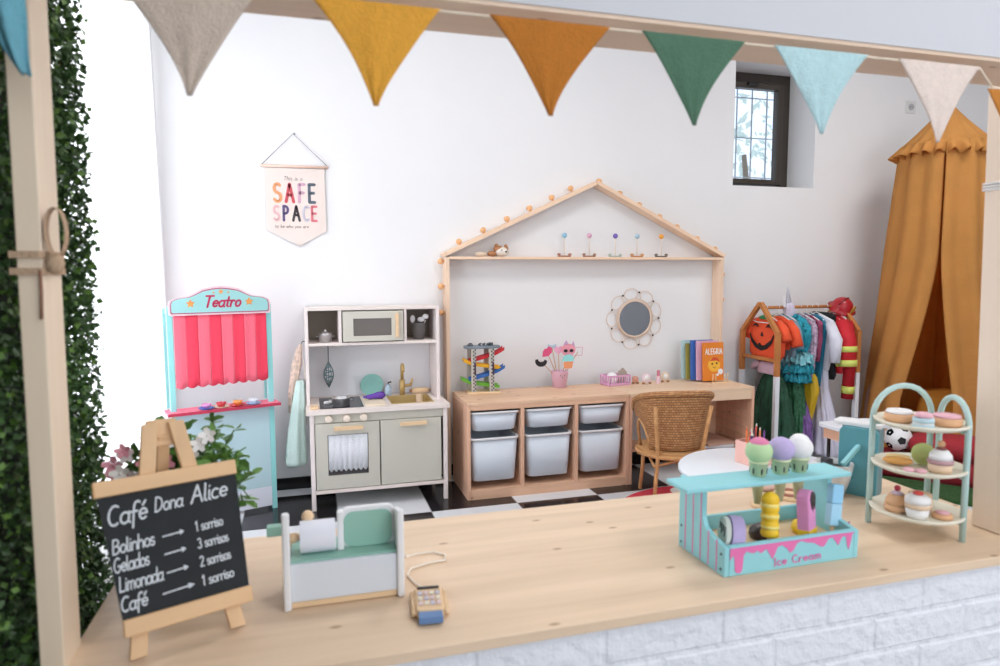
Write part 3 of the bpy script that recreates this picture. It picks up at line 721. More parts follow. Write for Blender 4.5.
cake('toy_donut_cake', 'tan toy cake with white icing ring on the top tier, left', 'toy cake', on_tier(2,-.040,.012), (('sponge',[(0,0),(.025,0),(.028,.006),(.027,.018),(0,.018)],DOUGH),('icing',[(.010,.0185),(.026,.0185),(.023,.024),(.012,.024),(.010,.0185)],WH)))
cake('toy_macaron_cake', 'pale blue toy macaron with pink top in the middle of the top tier', 'toy macaron', on_tier(2,.002,.050), (('shell',[(0,0),(.0195,0),(.020,.006),(0,.0065)],BL),('filling',[(0,.0067),(.0185,.0067),(.0185,.010),(0,.010)],WH),('shell',[(0,.0102),(.020,.0102),(.0185,.019),(0,.020)],BL),('icing',[(0,.0203),(.016,.0203),(.017,.024),(.012,.029),(0,.030)],PK)))
cake('toy_donut_cake', 'tan toy cake with pink icing on the top tier, right', 'toy cake', on_tier(2,.044,.010), (('sponge',[(0,0),(.026,0),(.028,.006),(.027,.017),(0,.017)],DOUGH),('icing',[(0,.0175),(.026,.0175),(.024,.0225),(0,.0235)],PK)))
# middle tier
t = thing('toy_eclair', 'golden toy eclair with icing stripes on the middle tier, left', 'toy pastry', on_tier(1,-.038,.014)); t.rotation_euler[2] = -.75
MB().ball((0,0,.0095), .0095, 16, (3.0,1.5,1)).build('pastry', mat('golden_pastry',(226,166,92),.5), t)
for s in (-1,1): MB().tube([(-.022,s*.004,.0175),(-.008,s*.006,.0198),(.008,s*.004,.0198),(.022,s*.006,.0175)], .002, 6).build('icing_line', mat('pale_yellow2',(246,214,150),.5), t)
t = thing('toy_candy', 'flat pink bow-shaped toy candy at the front of the middle tier', 'toy candy', on_tier(1,-.010,.062))
MB().ball((-.008*rgt.x-.002,-.008*rgt.y,.005), .011, 14, (1,1,.45)).ball((.012*rgt.x,.012*rgt.y,.005), .011, 14, (1,1,.45)).build('candy', PK, t)
t = thing('toy_macaron_cake', 'lime green toy macaron standing on edge on the middle tier', 'toy macaron', (on_tier(1,.008,-.012)[0], on_tier(1,.008,-.012)[1], on_tier(1,0,0)[2]+.0232))
m_ = MB().cyl((0,0,-.007), .022, .006, 26).cyl((0,0,.001), .022, .006, 26); m_.xf(RZ(radians(-135)) @ RY(pi/2)); m_.build('shell', mat('lime_shell',(206,220,140),.5), t, bevel=.002)
m_ = MB().cyl((0,0,-.001), .019, .0018, 26); m_.xf(RZ(radians(-135)) @ RY(pi/2)); m_.build('filling', WH, t)
cake('toy_cupcake', 'toy cupcake with white dome and small ball on the middle tier, right', 'toy cupcake', on_tier(1,.036,.030), (('cup',[(0,0),(.020,0),(.022,.018),(0,.018)],SAND),('icing_ring',[(0,.0183),(.023,.0183),(.024,.022),(.023,.026),(0,.026)],MV),('dome',[(0,.0263),(.021,.0263),(.020,.036),(.013,.045),(0,.048)],WH),('drip',[(0,.0475),(.010,.0465),(.008,.050),(0,.051)],mat('icing_brown',(150,96,90),.5)),('ball',[(0,.0505),(.006,.053),(.0075,.058),(.005,.063),(0,.0645)],DOUGH)))
# lower tier
cake('toy_cupcake', 'brown two-layer toy cake with red berry on the lower tier, left', 'toy cupcake', on_tier(0,-.036,.020), (('sponge',[(0,0),(.022,0),(.024,.006),(.023,.012),(.021,.0135),(0,.014)],DOUGH),('sponge',[(0,.0142),(.022,.0142),(.021,.024),(.014,.035),(0,.037)],DOUGH),('icing',[(0,.0368),(.013,.0355),(.008,.0405),(0,.042)],mat('icing_lilac',(214,190,206),.5)),('berry',[(0,.0415),(.005,.043),(.0065,.048),(.004,.0525),(0,.0535)],mat('berry_red',(170,40,60),.4))))
cake('toy_cupcake', 'toy cupcake in white paper case with red strawberry on the lower tier', 'toy cupcake', on_tier(0,.000,.048), (('paper_case',[(0,0),(.0185,0),(.0225,.021),(0,.021)],WH),('sponge',[(0,.0213),(.0235,.0213),(.0235,.030),(0,.0305)],SAND),('icing',[(0,.0308),(.0235,.0308),(.023,.041),(.016,.047),(0,.049)],WH),('strawberry',[(0,.0485),(.009,.0485),(.010,.052),(.004,.055),(0,.0555)],mat('strawberry_red',(222,80,74),.4))))
cake('toy_biscuit', 'small beige toy biscuit on the lower tier, right', 'toy biscuit', on_tier(0,.045,.026), (('biscuit',[(0,0),(.018,0),(.019,.004),(.017,.009),(0,.010)],DOUGH),('icing',[(0,.0103),(.013,.0103),(.011,.0125),(0,.013)],PK)))
cake('toy_biscuit', 'toy biscuit behind the strawberry cupcake on the lower tier', 'toy biscuit', on_tier(0,.006,-.004), (('biscuit',[(0,0),(.022,0),(.024,.010),(.022,.036),(0,.038)],SAND),))

# ------------------------------------------------------------------ toy mixer
mx_ = thing('toy_appliance', 'teal toy appliance with rounded corners at the back of the counter', 'toy appliance', (1.328, -2.535, .6505), radians(-60))
TEAL2 = mat('deep_teal_paint',(96,166,180),.5)
MB().prism(rrect(.088,.168,.014,5,-.085,0), .012, frame((0,-.018,0),(1,0,0),(0,0,1))).build('side_plate', TEAL2, mx_, bevel=.0015)
MB().box(-.083,.001,-.0175,.03,.0,.1680).build('body', mat('grey_teal_paint',(120,150,156),.6), mx_, bevel=.003)
MB().prism(rrect(.108,.055,.012,5,-.104,-.020), .010, T(0,0,.1685)).build('lid', WHITE, mx_, bevel=.002)
bw = thing('toy_bowl', 'white toy bowl with a teal handle beside the teal appliance', 'toy bowl', (1.235, -2.490, .6505)); bw.scale = (1.1,1.1,1.35)
MB().lathe([(0,0),(.022,0),(.034,.03),(.040,.060),(.037,.060),(.031,.03),(.020,.006),(0,.006)], n=30).build('bowl', mat('white_toy_bowl',(226,224,222),.4), bw)
MB().lathe([(0,.045),(.034,.045),(.034,.05),(0,.05)], n=24).build('filling', mat('dark_choc3',(58,52,48),.7), bw)
MB().beam((-.005,-.03,.062),(.045,-.022,.092), .010, .008).build('handle', TEALP, bw, bevel=.0015)
MB().box(-.038,-.02,-.02,.0,.0605,.072).build('grip', mat('charcoal_paint',(50,52,60)), bw, bevel=.002)

# ------------------------------------------------------------------ wall banner
ba = thing('wall_banner', 'small cream wall banner reading SAFE SPACE hanging from a thin cord', 'banner', (-.0435, -.008, 1.765))
MB().tube([(-.175,-.004,0),(.172,-.004,.002)], .0075, 10).build('dowel', mat('pale_pink_wood',(240,206,188),.6), ba)
MB().tube([(-.168,-.004,.008),(-.006,-.002,.173),(.166,-.004,.010)], .0017, 6).build('cord', mat('grey_cord',(110,110,115),.9), ba)
M_ = wallM(0,-.001,0)
cl = MB().prism([(-.155,-.01),(-.155,-.335),(.012,-.42),(.153,-.34),(.150,-.008)], .002, M_).build('banner_cloth', mat('cream_cloth',(238,222,214),.9,bump=.15,bscale=200), ba)
MB().tube([(0,.006,.17),(0,-.006,.175)], .003, 6).build('hook', mat('black_metal',(28,26,26)), ba)
def ban(ch, x, z, s, th, rgb, wx=1.0):
    m = lettering(ch, s, th, .0008, wx=wx); m.xf(wallM(x,-.0036,z)); m.build('letter', mat('ink_%d_%d_%d' % rgb, rgb, .8), cl)
for ch, x, rgb in (('S',-.115,(244,170,120)),('A',-.052,(214,92,100)),('F',.012,(214,170,190)),('E',.064,(104,112,124))): ban(ch, x, -.186, .094, .016, rgb, .62 if ch != 'S' else .72)
for ch, x, rgb in (('S',-.118,(236,190,190)),('P',-.070,(108,92,136)),('A',-.018,(82,74,78)),('C',.034,(206,200,212)),('E',.076,(232,128,140))): ban(ch, x, -.285, .076, .013, rgb, .66)
for tx, x, z, s in (('This is a', -.062, -.072, .020), ('to be who you are', -.112, -.324, .0165)):
    m = lettering(tx if tx[0] != 'T' else tx, s, .0016, .0006, slant=.15, gap=.12); m.xf(wallM(x,-.0036,z)); m.build('handwriting', mat('ink_grey',(120,112,112),.8), cl)

# ------------------------------------------------------------------ house-shaped shelf frame
hf = thing('house_frame', 'pine house-shaped frame with pitched roof, shelf and round pegs on the wall', 'house frame', (1.66, 0, 0))
def H(mb): return mb.xf(T(-1.66,0,0))
YB, YA = -.003, -.098
zE = 1.285; xl0, xl1, xr0, xr1 = .752, .774, 2.534, 2.556; xa, za = 1.674, 1.719
H(MB().box(xl0,xl1,YA,YB,0,zE)).build('post', FRAMEZ, hf, bevel=.0015)
H(MB().box(xr0,xr1,YA,YB,0,zE)).build('post', FRAMEZ, hf, bevel=.0015)
th_ = .022
def slab(p0, p1, name, side):
    d = Vector((p1[0]-p0[0],0,p1[1]-p0[1])).normalized(); n = Vector((-d.z,0,d.x))
    if n.z < 0: n = -n
    a, b_ = Vector((p0[0],0,p0[1])), Vector((p1[0],0,p1[1]))
    pts = [a, b_, b_+n*th_, a+n*th_]; m = MB()
    vs = [(p.x,YA,p.z) for p in pts]+[(p.x,YB,p.z) for p in pts]
    m.add(vs, [(0,1,2,3),(7,6,5,4),(0,4,5,1),(1,5,6,2),(2,6,7,3),(3,7,4,0)])
    return fixn(H(m).build(name, FRAMEW, hf, bevel=.0015)), n
_, nL = slab((xl0-.004,zE+.002),(xa,za-.004),'roof_board',-1)
_, nR = slab((xa,za),(xr1+.004,zE+.002),'roof_board',1)
H(MB().box(xl1+.001,xr0-.001,YA,YB,zE-.012,zE+.004)).build('shelf', FRAMEW, hf, bevel=.0015)
KN = mat('peg_wood',(236,182,130),.5)
def knob(x, z, n):
    n = Vector(n).normalized(); m = MB().tube([(0,0,0),(0,0,.010)], .007, 8).ball((0,0,.021), .0185, 14, (1,1,.9))
    q = Vector((0,0,1)).rotation_difference(n).to_matrix().to_4x4()
    m.xf(T(x-1.66,(YA+YB)/2,z) @ q).build('knob', KN, hf)
for q in (.105,.260,.415,.565,.715,.845):
    knob(xl0+(xa-xl0)*(q+.01)+nL.x*th_, zE+(za-zE)*(q+.01)+nL.z*th_, nL)
for q in (.02,.175,.325,.485,.625,.79,.94):
    knob(xa+(xr1-xa)*q+nR.x*(th_-.008), za+(zE-za)*q+nR.z*(th_-.008), nR)
knob(xl0,1.262,(-1,0,0)); knob(xl0,1.12,(-1,0,0)); knob(xl0,.97,(-1,0,0)); knob(xr1,1.18,(1,0,0)); knob(xr1,1.02,(1,0,0))

# things on the shelf
sz = zE+.0048
t = thing('plush_dog', 'small brown and white plush dog on the roof shelf', 'plush toy', (1.092, -.050, sz)); t.scale = (1.25,1.1,1.05)
PLB = mat('plush_brown',(186,132,92),.95,bump=.5,bscale=150); PLW = mat('plush_white',(238,228,218),.95,bump=.5,bscale=150)
MB().ball((0,0,.028), .028, 16, (1.1,1,1)).ball((.016,-.02,.026), .018, 12).build('head', PLW, t)
MB().ball((-.012,.002,.042), .022, 14, (1.2,1,.9)).ball((.022,.002,.044), .014, 12).build('head_patch', PLB, t)
MB().ball((-.024,0,.060), .010, 10, (1,.6,1.2)).ball((.022,0,.058), .009, 10, (1,.6,1.2)).build('ear', PLB, t)
for x in (-.004,.020): MB().ball((x,-.0355 if x > 0 else -.026,.036), .003, 8).build('eye', mat('black_bead',(20,18,20),.2), t)
MB().ball((.014,-.038,.026), .0045, 8, (1.3,1,1)).build('nose', mat('black_bead',(20,18,20)), t)
MB().ball((-.045,0,.016), .0165, 12, (1.4,1,1)).build('body', PLB, t)
t = thing('wooden_toy', 'small cream toy lying beside the plush dog on the roof shelf', 'toy', (.965, -.052, sz)); t.scale = (1.2,1.2,1.2)
MB().ball((0,0,.012), .0125, 12, (2,1,1)).ball((.022,0,.011), .011, 10).build('body', mat('cream_plush',(232,212,190),.9), t)
cols = [((150,200,226),(170,110,90)), ((232,180,206),(150,110,90)), ((126,104,190),(180,196,186)), ((176,206,222),(196,140,86)), ((244,168,60),(110,100,90))]
names = ['light blue','pink','purple','pale sky blue','orange']
for i, (x, (c1, c2)) in enumerate(zip((1.485,1.646,1.818,1.966,2.132), cols)):
    t = thing('ball_stick_ornament', names[i]+' ball on a stick in a small wooden base on the roof shelf', 'shelf ornament', (x, -.052, sz), 0, 'ball-topped sticks on the roof shelf'); t.scale = (1.15,1.15,1.18)
    MB().tube([(0,0,.01),(0,0,.10)], .0028, 8).build('stick', mat('stick_white',(236,222,206),.6), t)
    MB().ball((0,0,.108), .0135, 14).build('ball', mat('ball_%d' % i, c1, .4), t)
    MB().prism(disc(.036,18,0,0,.018), .007).build('base', mat('base_%d' % i, c2, .6), t, bevel=.002)
    MB().ball((.028,-.006,.0125), .008, 10, (1.4,1,.8)).ball((-.030,.0,.013), .009, 10, (1.2,1,.7)).build('pebble', mat('pebble_%d' % i, tuple(min(255,int(v*.9+30)) for v in c2), .6), t)

# ------------------------------------------------------------------ flower mirror
mi = thing('rattan_mirror', 'round mirror in a rattan frame of petal loops above the desk', 'mirror', (1.978, -.004, .905))
CANE = mat('cane',(232,208,188),.6)
MB().prism(disc(.108,40), .006, wallM(0,-.004,0)).build('mirror_glass', mat('mirror_silver',(170,176,184),.02,metal=1), mi)
m_ = MB().tube([(.113*cos(2*pi*i/40),-.008,.113*sin(2*pi*i/40)) for i in range(40)], .007, 8, closed=True)
m_.tube([(.126*cos(2*pi*i/40),-.006,.126*sin(2*pi*i/40)) for i in range(40)], .003, 6, closed=True).build('rim', CANE, mi)
for k in range(9):
    a = 2*pi*k/9+.35; P1 = []
    for j in range(17):
        t_ = -pi*.82+2*pi*.82*j/16; P1.append(((.158+.034*cos(t_))*cos(a)-.047*sin(t_)*sin(a), -.006, (.158+.034*cos(t_))*sin(a)+.047*sin(t_)*cos(a)))
    MB().tube(P1, .0023, 6).build('petal_loop', CANE, mi)
for k in range(9):
    a = 2*pi*(k+.5)/9+.35; MB().ball((.168*cos(a),-.008,.168*sin(a)), .0062, 10).build('bead', mat('dark_bead',(60,36,34),.4), mi)

# ------------------------------------------------------------------ storage unit with tubs
X1, W1, YFf, YBb = .782, .932, -.472, -.1
su = thing('storage_unit', 'pine storage unit with three columns of white tubs below the house frame', 'storage unit', (X1+W1/2, -.28, 0))
def S_(mb): return mb.xf(T(-(X1+W1/2), .28, 0))
Y0_ = -.105
S_(MB().box(X1,X1+.018,YFf,Y0_,0,.502)).build('side_panel', PINE_Z, su, bevel=.0015)
S_(MB().box(X1+W1-.018,X1+W1,YFf,Y0_,0,.502)).build('side_panel', PINE_Z, su, bevel=.0015)
S_(MB().box(X1+.001,X1+W1-.001,YFf,-.100,.5025,.520)).build('top', PINE_T, su, bevel=.002)
S_(MB().box(X1+.019,X1+W1-.019,YFf+.002,YFf+.020,.478,.502)).build('upper_rail', PINE_X, su)
S_(MB().box(X1+.019,X1+W1-.019,YFf+.002,YFf+.020,.0,.050)).build('plinth', PINE_X, su)
S_(MB().box(X1+.019,X1+W1-.019,YFf+.021,Y0_,.032,.050)).build('bottom_panel', PINE_X, su)
S_(MB().box(X1+.019,X1+W1-.019,-.115,-.106,.051,.502)).build('back_panel', PINE_X, su)
for x in (1.0775, 1.3885): S_(MB().box(x-.0,x+.018,YFf,-.1155,.0505,.4775)).build('divider', PINE_Z, su, bevel=.001)
TUB = mat('tub_plastic',(218,226,236),.35,trans=.0)
TUBR = mat('tub_rim',(232,232,234),.4)
def make_tub(h, label, grp):
    t = thing('storage_tub', label, 'tub', (0,0,0), 0, grp)
    def rr(w, d, z, r=.03):
        return [(x,y,z) for x,y in rrect(w, d, r, 4, -w/2, -d/2)]
    w1, d1, w2, d2 = .260, .334, .232, .322
    m = MB().loft([rr(w2-.03,d2-.03,.0), rr(w2,d2,.006), rr(w1,d1,h-.012), rr(w1-.005,d1-.005,h-.012), rr(w2-.005,d2-.005,.008), rr(w2-.035,d2-.035,.006)], cap=True)
    m.build('tub_body', TUB, t)
    m = MB().loft([rr(.255,.332,h-.013), rr(.272,.346,h-.012), rr(.274,.348,h), rr(.256,.332,h+.001), rr(.252,.328,h-.008)], cap=False)
    m.build('rim', TUBR, t)
    return t
g_ = 'white plastic tubs in the pine storage unit'
sm = make_tub(.106, 'shallow white tub, upper left in the pine unit', g_); sm.location = (.9355, -.294, .360)
dp = make_tub(.238, 'deep white tub, lower left in the pine unit', g_); dp.location = (.9355, -.294, .088)
for x, n in ((1.2415,'middle'), (1.552,'right')):
    dup(sm, (x, -.294, .360), label='shallow white tub, upper %s in the pine unit' % n)
    dup(dp, (x, -.294, .088), label='deep white tub, lower %s in the pine unit' % n)
# runners for the tubs
for x0, x1 in ((X1+.0185,1.0772),(1.0958,1.3882),(1.4068,X1+W1-.0185)):
    for z in (.316,.457):
        S_(MB().box(x0,x0+.0055,YFf+.025,-.13,z-.008,z).box(x1-.0055,x1,YFf+.025,-.13,z-.008,z)).build('runner', PINE_Y, su)

# ------------------------------------------------------------------ desk unit
X2, W2_ = 1.716, .815
de = thing('desk_unit', 'pine desk with knee space and open side bay right of the tub unit', 'desk', (X2+W2_/2, -.28, 0))
def D_(mb): return mb.xf(T(-(X2+W2_/2), .28, 0))
PAL = wood('desk_pine',(236,206,176),'X',dark=.1,flat='Z',ks=.5)
D_(MB().box(X2,X2+W2_,YFf,-.100,.502,.520)).build('desktop', PAL, de, bevel=.002)
D_(MB().box(X2+.019,X2+W2_-.019,YFf+.001,YFf+.020,.448,.5015)).build('front_rail', PAL, de, bevel=.001)
D_(MB().box(X2+W2_-.018,X2+W2_,YFf,-.105,0,.5015)).build('side_panel', PINE_Z, de, bevel=.001)
D_(MB().box(X2+.0005,X2+.018,YFf,-.105,0,.5015)).build('side_panel', PINE_Z, de, bevel=.001)
D_(MB().box(2.185,2.203,YFf+.021,-.105,0,.5015)).build('divider', PINE_Z, de, bevel=.001)
D_(MB().box(2.2035,X2+W2_-.0185,YFf+.021,-.105,.088,.106)).build('shelf', PINE_X, de, bevel=.001)
D_(MB().box(2.2035,X2+W2_-.0185,-.118,-.106,.107,.5015)).build('back_panel', PINE_X, de)
D_(MB().box(X2+.0185,2.1845,-.30,-.106,.135,.153)).build('rear_shelf', PINE_X, de)
for k in range(7):
    z = .12+k*.048
    D_(MB().box(X2+W2_-.0245,X2+W2_-.0182,YFf+.03,-.125,z,z+.008)).build('runner', PINE_Y, de)
for k, (c, dz) in enumerate((((176,176,182),0),((208,196,190),.016),((150,140,150),.032),((216,216,220),.046),((190,150,130),.060))):
    t = MB().box(-.10,.10,-.14,.13,0,.014); rz = random.uniform(-.25,.25)
    o = t.build('picture_book', mat('book_tint_%d' % k, c, .7), bevel=.001); o.location = (2.35+random.uniform(-.01,.01), -.28, .1065+dz); o.rotation_euler[2] = rz
    tag(o, ['grey book lowest in the pile in the desk side bay','beige book second from the bottom in the side bay','mauve-grey book in the middle of the pile in the side bay','pale grey book second from the top in the side bay','brown book topmost in the desk side bay'][k], 'book', 'books piled in the desk side bay')

# ------------------------------------------------------------------ toy car ramp tower
tr = thing('toy_car_ramp', 'wooden toy car ramp tower with red, yellow, blue and green tracks', 'toy ramp', (.945, -.185, .5205), -.1); tr.scale = (1.1,1.1,1.08)
MB().box(-.085,.085,-.045,.045,0,.010).build('base', BIRCH, tr, bevel=.002)
GREYP = mat('ramp_grey',(196,188,178),.6); CHK = mat('ramp_check',(70,70,76),.6)
for (x, y) in ((-.055,-.036),(.038,-.036),(-.068,.032),(.020,.032)):
    pl = MB().box(x-.012,x+.012,y-.006,y+.006,.0105,.240).build('pillar', GREYP, tr, bevel=.001)
    if y < 0:
        m = MB()
        for k in range(24):
            z = .014+k*.0092; m.box(x-.004+(k % 2)*.008,x+.004+(k % 2)*.008-.001,y-.0068,y-.0062,z,z+.0088)
        m.build('checker_mark', CHK, pl)
        MB().box(x+.002,x+.011,y-.0074,y-.0069,.10,.165).build('number_strip', mat('ramp_dark',(66,44,62),.6), pl)
MB().prism([(-.095,-.02),(-.07,-.045),(.055,-.045),(.09,-.02),(.09,.02),(.05,.045),(-.07,.045),(-.095,.02)], .012, T(-.005,0,.2355)).build('top_deck', mat('deck_grey',(120,132,142),.5), tr, bevel=.002)
for k in range(4):
    MB().tube([(-.02+k*.02,-.02,.252),(-.012+k*.02,-.002,.260),(-.02+k*.02,.02,.252)], .004, 6).build('track_clip', mat('clip_dark',(80,92,104),.5), tr)
def ramp(z0, z1, x0, x1, c, n):
    m = MB(); L = []
    for k in range(11):
        q = k/10; x = x0+(x1-x0)*q; z = z0+(z1-z0)*q+.012*(1-sin(min(1,q*3)*pi/2))*1.2
        L.append([(x,-.026,z+.012),(x,-.024,z),(x,.024,z),(x,.026,z+.012),(x,.030,z+.012),(x,.027,z-.005),(x,-.027,z-.005),(x,-.030,z+.012)])
    m.loft(L, cap=True, smooth=False); fixn(m.build('track', mat('track_'+n, c, .35), tr, n+' track'))
ramp(.215,.165,.105,-.075,(206,44,52),'red'); ramp(.158,.128,-.105,.085,(240,180,40),'yellow'); ramp(.120,.068,.108,-.075,(52,110,190),'blue'); ramp(.060,.030,-.115,.080,(110,180,60),'green')
for k, (x, c) in enumerate(((-.06,(120,126,134)),(.045,(60,70,80)))):
    t = thing('toy_car', ('grey toy car parked on top of the ramp tower, left','dark toy car parked on top of the ramp tower, right')[k], 'toy car', (.935+x*1.1, -.187, .7885))
    MB().box(-.016,.016,-.009,.009,.002,.010).build('car_body', mat('car_%d' % k, c, .35), t, bevel=.003)
    MB().box(-.008,.009,-.007,.007,.0102,.016).build('cabin', mat('car_glass',(60,70,80),.2), t, bevel=.002)
    MB().tube([(-.009,-.011,.0035),(-.009,.011,.0035)], .0035, 8).build('axle', BLACKSK, t); MB().tube([(.009,-.011,.0035),(.009,.011,.0035)], .0035, 8).build('axle', BLACKSK, t)

# ------------------------------------------------------------------ pink cup with photo props
cu = thing('pink_cup', 'pink cup with bunny face holding party props on sticks', 'cup', (1.420, -.150, .5205))
PKC = mat('cup_pink',(244,204,230),.45)
MB().lathe([(0,0),(.040,0),(.052,.095),(.055,.097),(.050,.099),(.038,.006),(0,.006)], n=30).build('cup_body', PKC, cu)
m_ = MB().ball((-.012,-.0475,.075), .003, 8).ball((.012,-.0475,.075), .003, 8).ball((0,-.048,.066), .0025, 8, (1.3,1,1)); m_.build('face', mat('black_bead',(20,18,20)), cu)
def prop(name, label, base, tip, build):
    t = thing(name, label, 'party prop', (1.420, -.150, .5205), 0, 'party props on sticks in the pink cup'); t.scale = (1.08,1.08,1.08)
    MB().tube([(base[0],base[1],.012),tip], .0022, 6).build('stick', mat('stick_tan',(206,160,120),.7), t); build(t, Vector(tip)); return t
def pM(p, a=0): return frame((p.x,p.y,p.z),(cos(a),0,sin(a)),(-sin(a),0,cos(a)))
CRD = lambda n, c: mat('card_'+n, c, .7)
prop('moustache_prop', 'black crescent beard prop leaning left out of the pink cup', (.02,0), (-.115,-.02,.150), lambda t, p: MB().prism([(.034*cos(radians(a)),.030*sin(radians(a))) for a in range(170,371,20)]+[(.020*cos(radians(a)),.014+.018*sin(radians(a))) for a in range(350,189,-20)], .003, pM(p, -.1)).build('beard', CRD('black',(36,32,36)), t))
prop('lips_prop', 'dark pink lips prop leaning left in the pink cup', (.01,.01), (-.078,-.01,.200), lambda t, p: MB().prism([(-.036,-.012),(-.02,.012),(-.004,.020),(.008,.014),(.022,.022),(.034,.004),(.022,-.018),(-.004,-.026)], .003, pM(p,.5)).build('lips', CRD('rose',(224,84,128)), t))
prop('bow_prop', 'pale blue bow prop at the back left of the pink cup', (.0,.01), (-.040,.015,.222), lambda t, p: MB().prism([(-.024,-.014),(0,-.004),(.024,-.014),(.024,.016),(0,.006),(-.024,.016)], .003, pM(p)).build('bow', CRD('paleblue',(178,206,218)), t))
prop('heart_prop', 'pink heart prop in the middle of the pink cup', (.0,.0), (-.006,.005,.205), lambda t, p: MB().prism([(0,-.028),(.026,.0),(.022,.018),(.010,.021),(0,.012),(-.010,.021),(-.022,.018),(-.026,.0)], .003, pM(p)).build('heart', CRD('pink',(240,180,206)), t))
def unic(t, p):
    MB().prism([(.042*cos(radians(a)),.034*sin(radians(a))) for a in range(0,360,20)], .003, pM(p)).build('head', CRD('coral',(240,160,176)), t)
    q = Vector((p.x,p.y-.0035,p.z-.004))
    MB().prism(disc(.012,14,-.016,0,.009), .001, pM(q)).prism(disc(.012,14,.018,0,.009), .001, pM(q)).build('sunglasses', CRD('black',(36,32,36)), t)
    MB().prism([(-.03,.028),(-.012,.054),(0,.03)], .003, pM(p)).prism([(.02,.028),(.030,.05),(.038,.016)], .003, pM(p)).build('ear', CRD('lilac',(206,170,210)), t)
prop('unicorn_prop', 'coral pink animal prop with dark sunglasses in the pink cup', (.0,-.005), (.045,-.012,.205), unic)
prop('ice_cream_prop', 'mint and orange ice cream prop below the pink animal prop', (.01,-.015), (.040,-.022,.150), lambda t, p: (MB().prism([(-.034,-.006),(.034,-.006),(.030,.02),(.012,.032),(-.012,.030),(-.030,.018)], .003, pM(p)).build('scoop', CRD('mint',(150,222,220)), t), MB().prism([(-.028,-.008),(.030,-.008),(.022,-.045),(-.022,-.045)], .003, pM(p)).build('cone', CRD('orange',(240,158,110)), t)))
prop('glasses_prop', 'thin pink glasses frame prop leaning right in the pink cup', (.0,.01), (.110,.01,.190), lambda t, p: MB().tube([(p.x-.03,p.y,p.z-.02),(p.x+.026,p.y,p.z-.02),(p.x+.03,p.y,p.z+.024),(p.x-.026,p.y,p.z+.026)], .0022, 6, closed=True).build('frame', CRD('pinkframe',(232,170,196)), t))

# ------------------------------------------------------------------ little things on the desk
bs = thing('pink_basket', 'small pink slotted plastic basket on the desk', 'basket', (1.775, -.165, .5205), .12); bs.scale = (1,1,1.2)
PKB = mat('basket_pink',(226,170,208),.5)
m_ = MB(); m_.box(-.075,.075,-.045,.045,0,.004)
for z in (.004,.044):
    m_.box(-.078,.078,-.048,-.044,z,z+.008).box(-.078,.078,.044,.048,z,z+.008).box(-.078,-.074,-.044,.044,z,z+.008).box(.074,.078,-.044,.044,z,z+.008)
for k in range(9):
    x = -.076+k*.019; m_.box(x-.003,x+.003,-.0475,-.0445,.012,.044).box(x-.003,x+.003,.0445,.0475,.012,.044)
for k in range(5):
    y = -.04+k*.02; m_.box(-.0775,-.0745,y-.003,y+.003,.012,.044).box(.0745,.0775,y-.003,y+.003,.012,.044)
m_.build('basket_body', PKB, bs)
o = MB().prism([(-.026,0),(.026,0),(.026,.075),(0,.098),(-.026,.075)], .02).xf(RX(pi/2)).build('toy_house', mat('greige_toy',(176,160,150),.7), bevel=.002); o.location = (1.805,-.165,.5255); o.rotation_euler[1] = .15
tag(o, 'small greige toy house shape standing in the pink basket', 'toy')
o = MB().ball((0,0,.036),.036,14).build('toy_ball', WH); o.location = (1.745,-.18,.5255); tag(o, 'white ball lying in the pink basket', 'ball')
def roundstand(x, y, r, m, label, foot):
    t = thing('toy_clock', label, 'toy', (x, y, .5205))
    q = MB().cyl((0,0,-.006), r, .012, 26); q.xf(T(0,0,r+.008) @ RX(pi/2)); q.build('dial', m, t, bevel=.002)
    q = MB().cyl((0,0,.0061), r*.6, .002, 22); q.xf(T(0,0,r+.008) @ RX(pi/2)); q.build('face', WH if foot else mat('peach_toy',(226,170,150),.6), t)
    for s in (-1,1): MB().ball((s*r*.7,-.004,.007), .0075, 10, (1.4,1.2,.9)).build('foot', mat('foot_brown',(170,120,80),.6), t)
    return t
roundstand(1.902,-.175,.020, mat('peach_toy2',(222,160,140),.6), 'small round peach toy beside the pink basket', 0)
roundstand(1.962,-.205,.030, mat('pale_pink_toy',(236,212,220),.5), 'round pale pink toy clock on wooden feet on the desk', 1)
roundstand(2.105,-.175,.028, mat('cream_toy',(234,214,190),.5), 'round cream toy mirror on the desk right of the lipstick', 1)
MB().tube([(0,0,.002),(0,0,.004)],.001)
t = thing('toy_lipstick', 'pink toy lipstick tube standing on the desk', 'toy lipstick', (2.045,-.20,.5205))
MB().cyl((0,0,0),.0125,.045,18).build('case', mat('lip_pale',(240,200,206),.4), t, bevel=.001); MB().cyl((0,0,.0455),.010,.035,18,.009).build('lipstick', mat('lip_rose',(206,120,136),.5), t, bevel=.002)

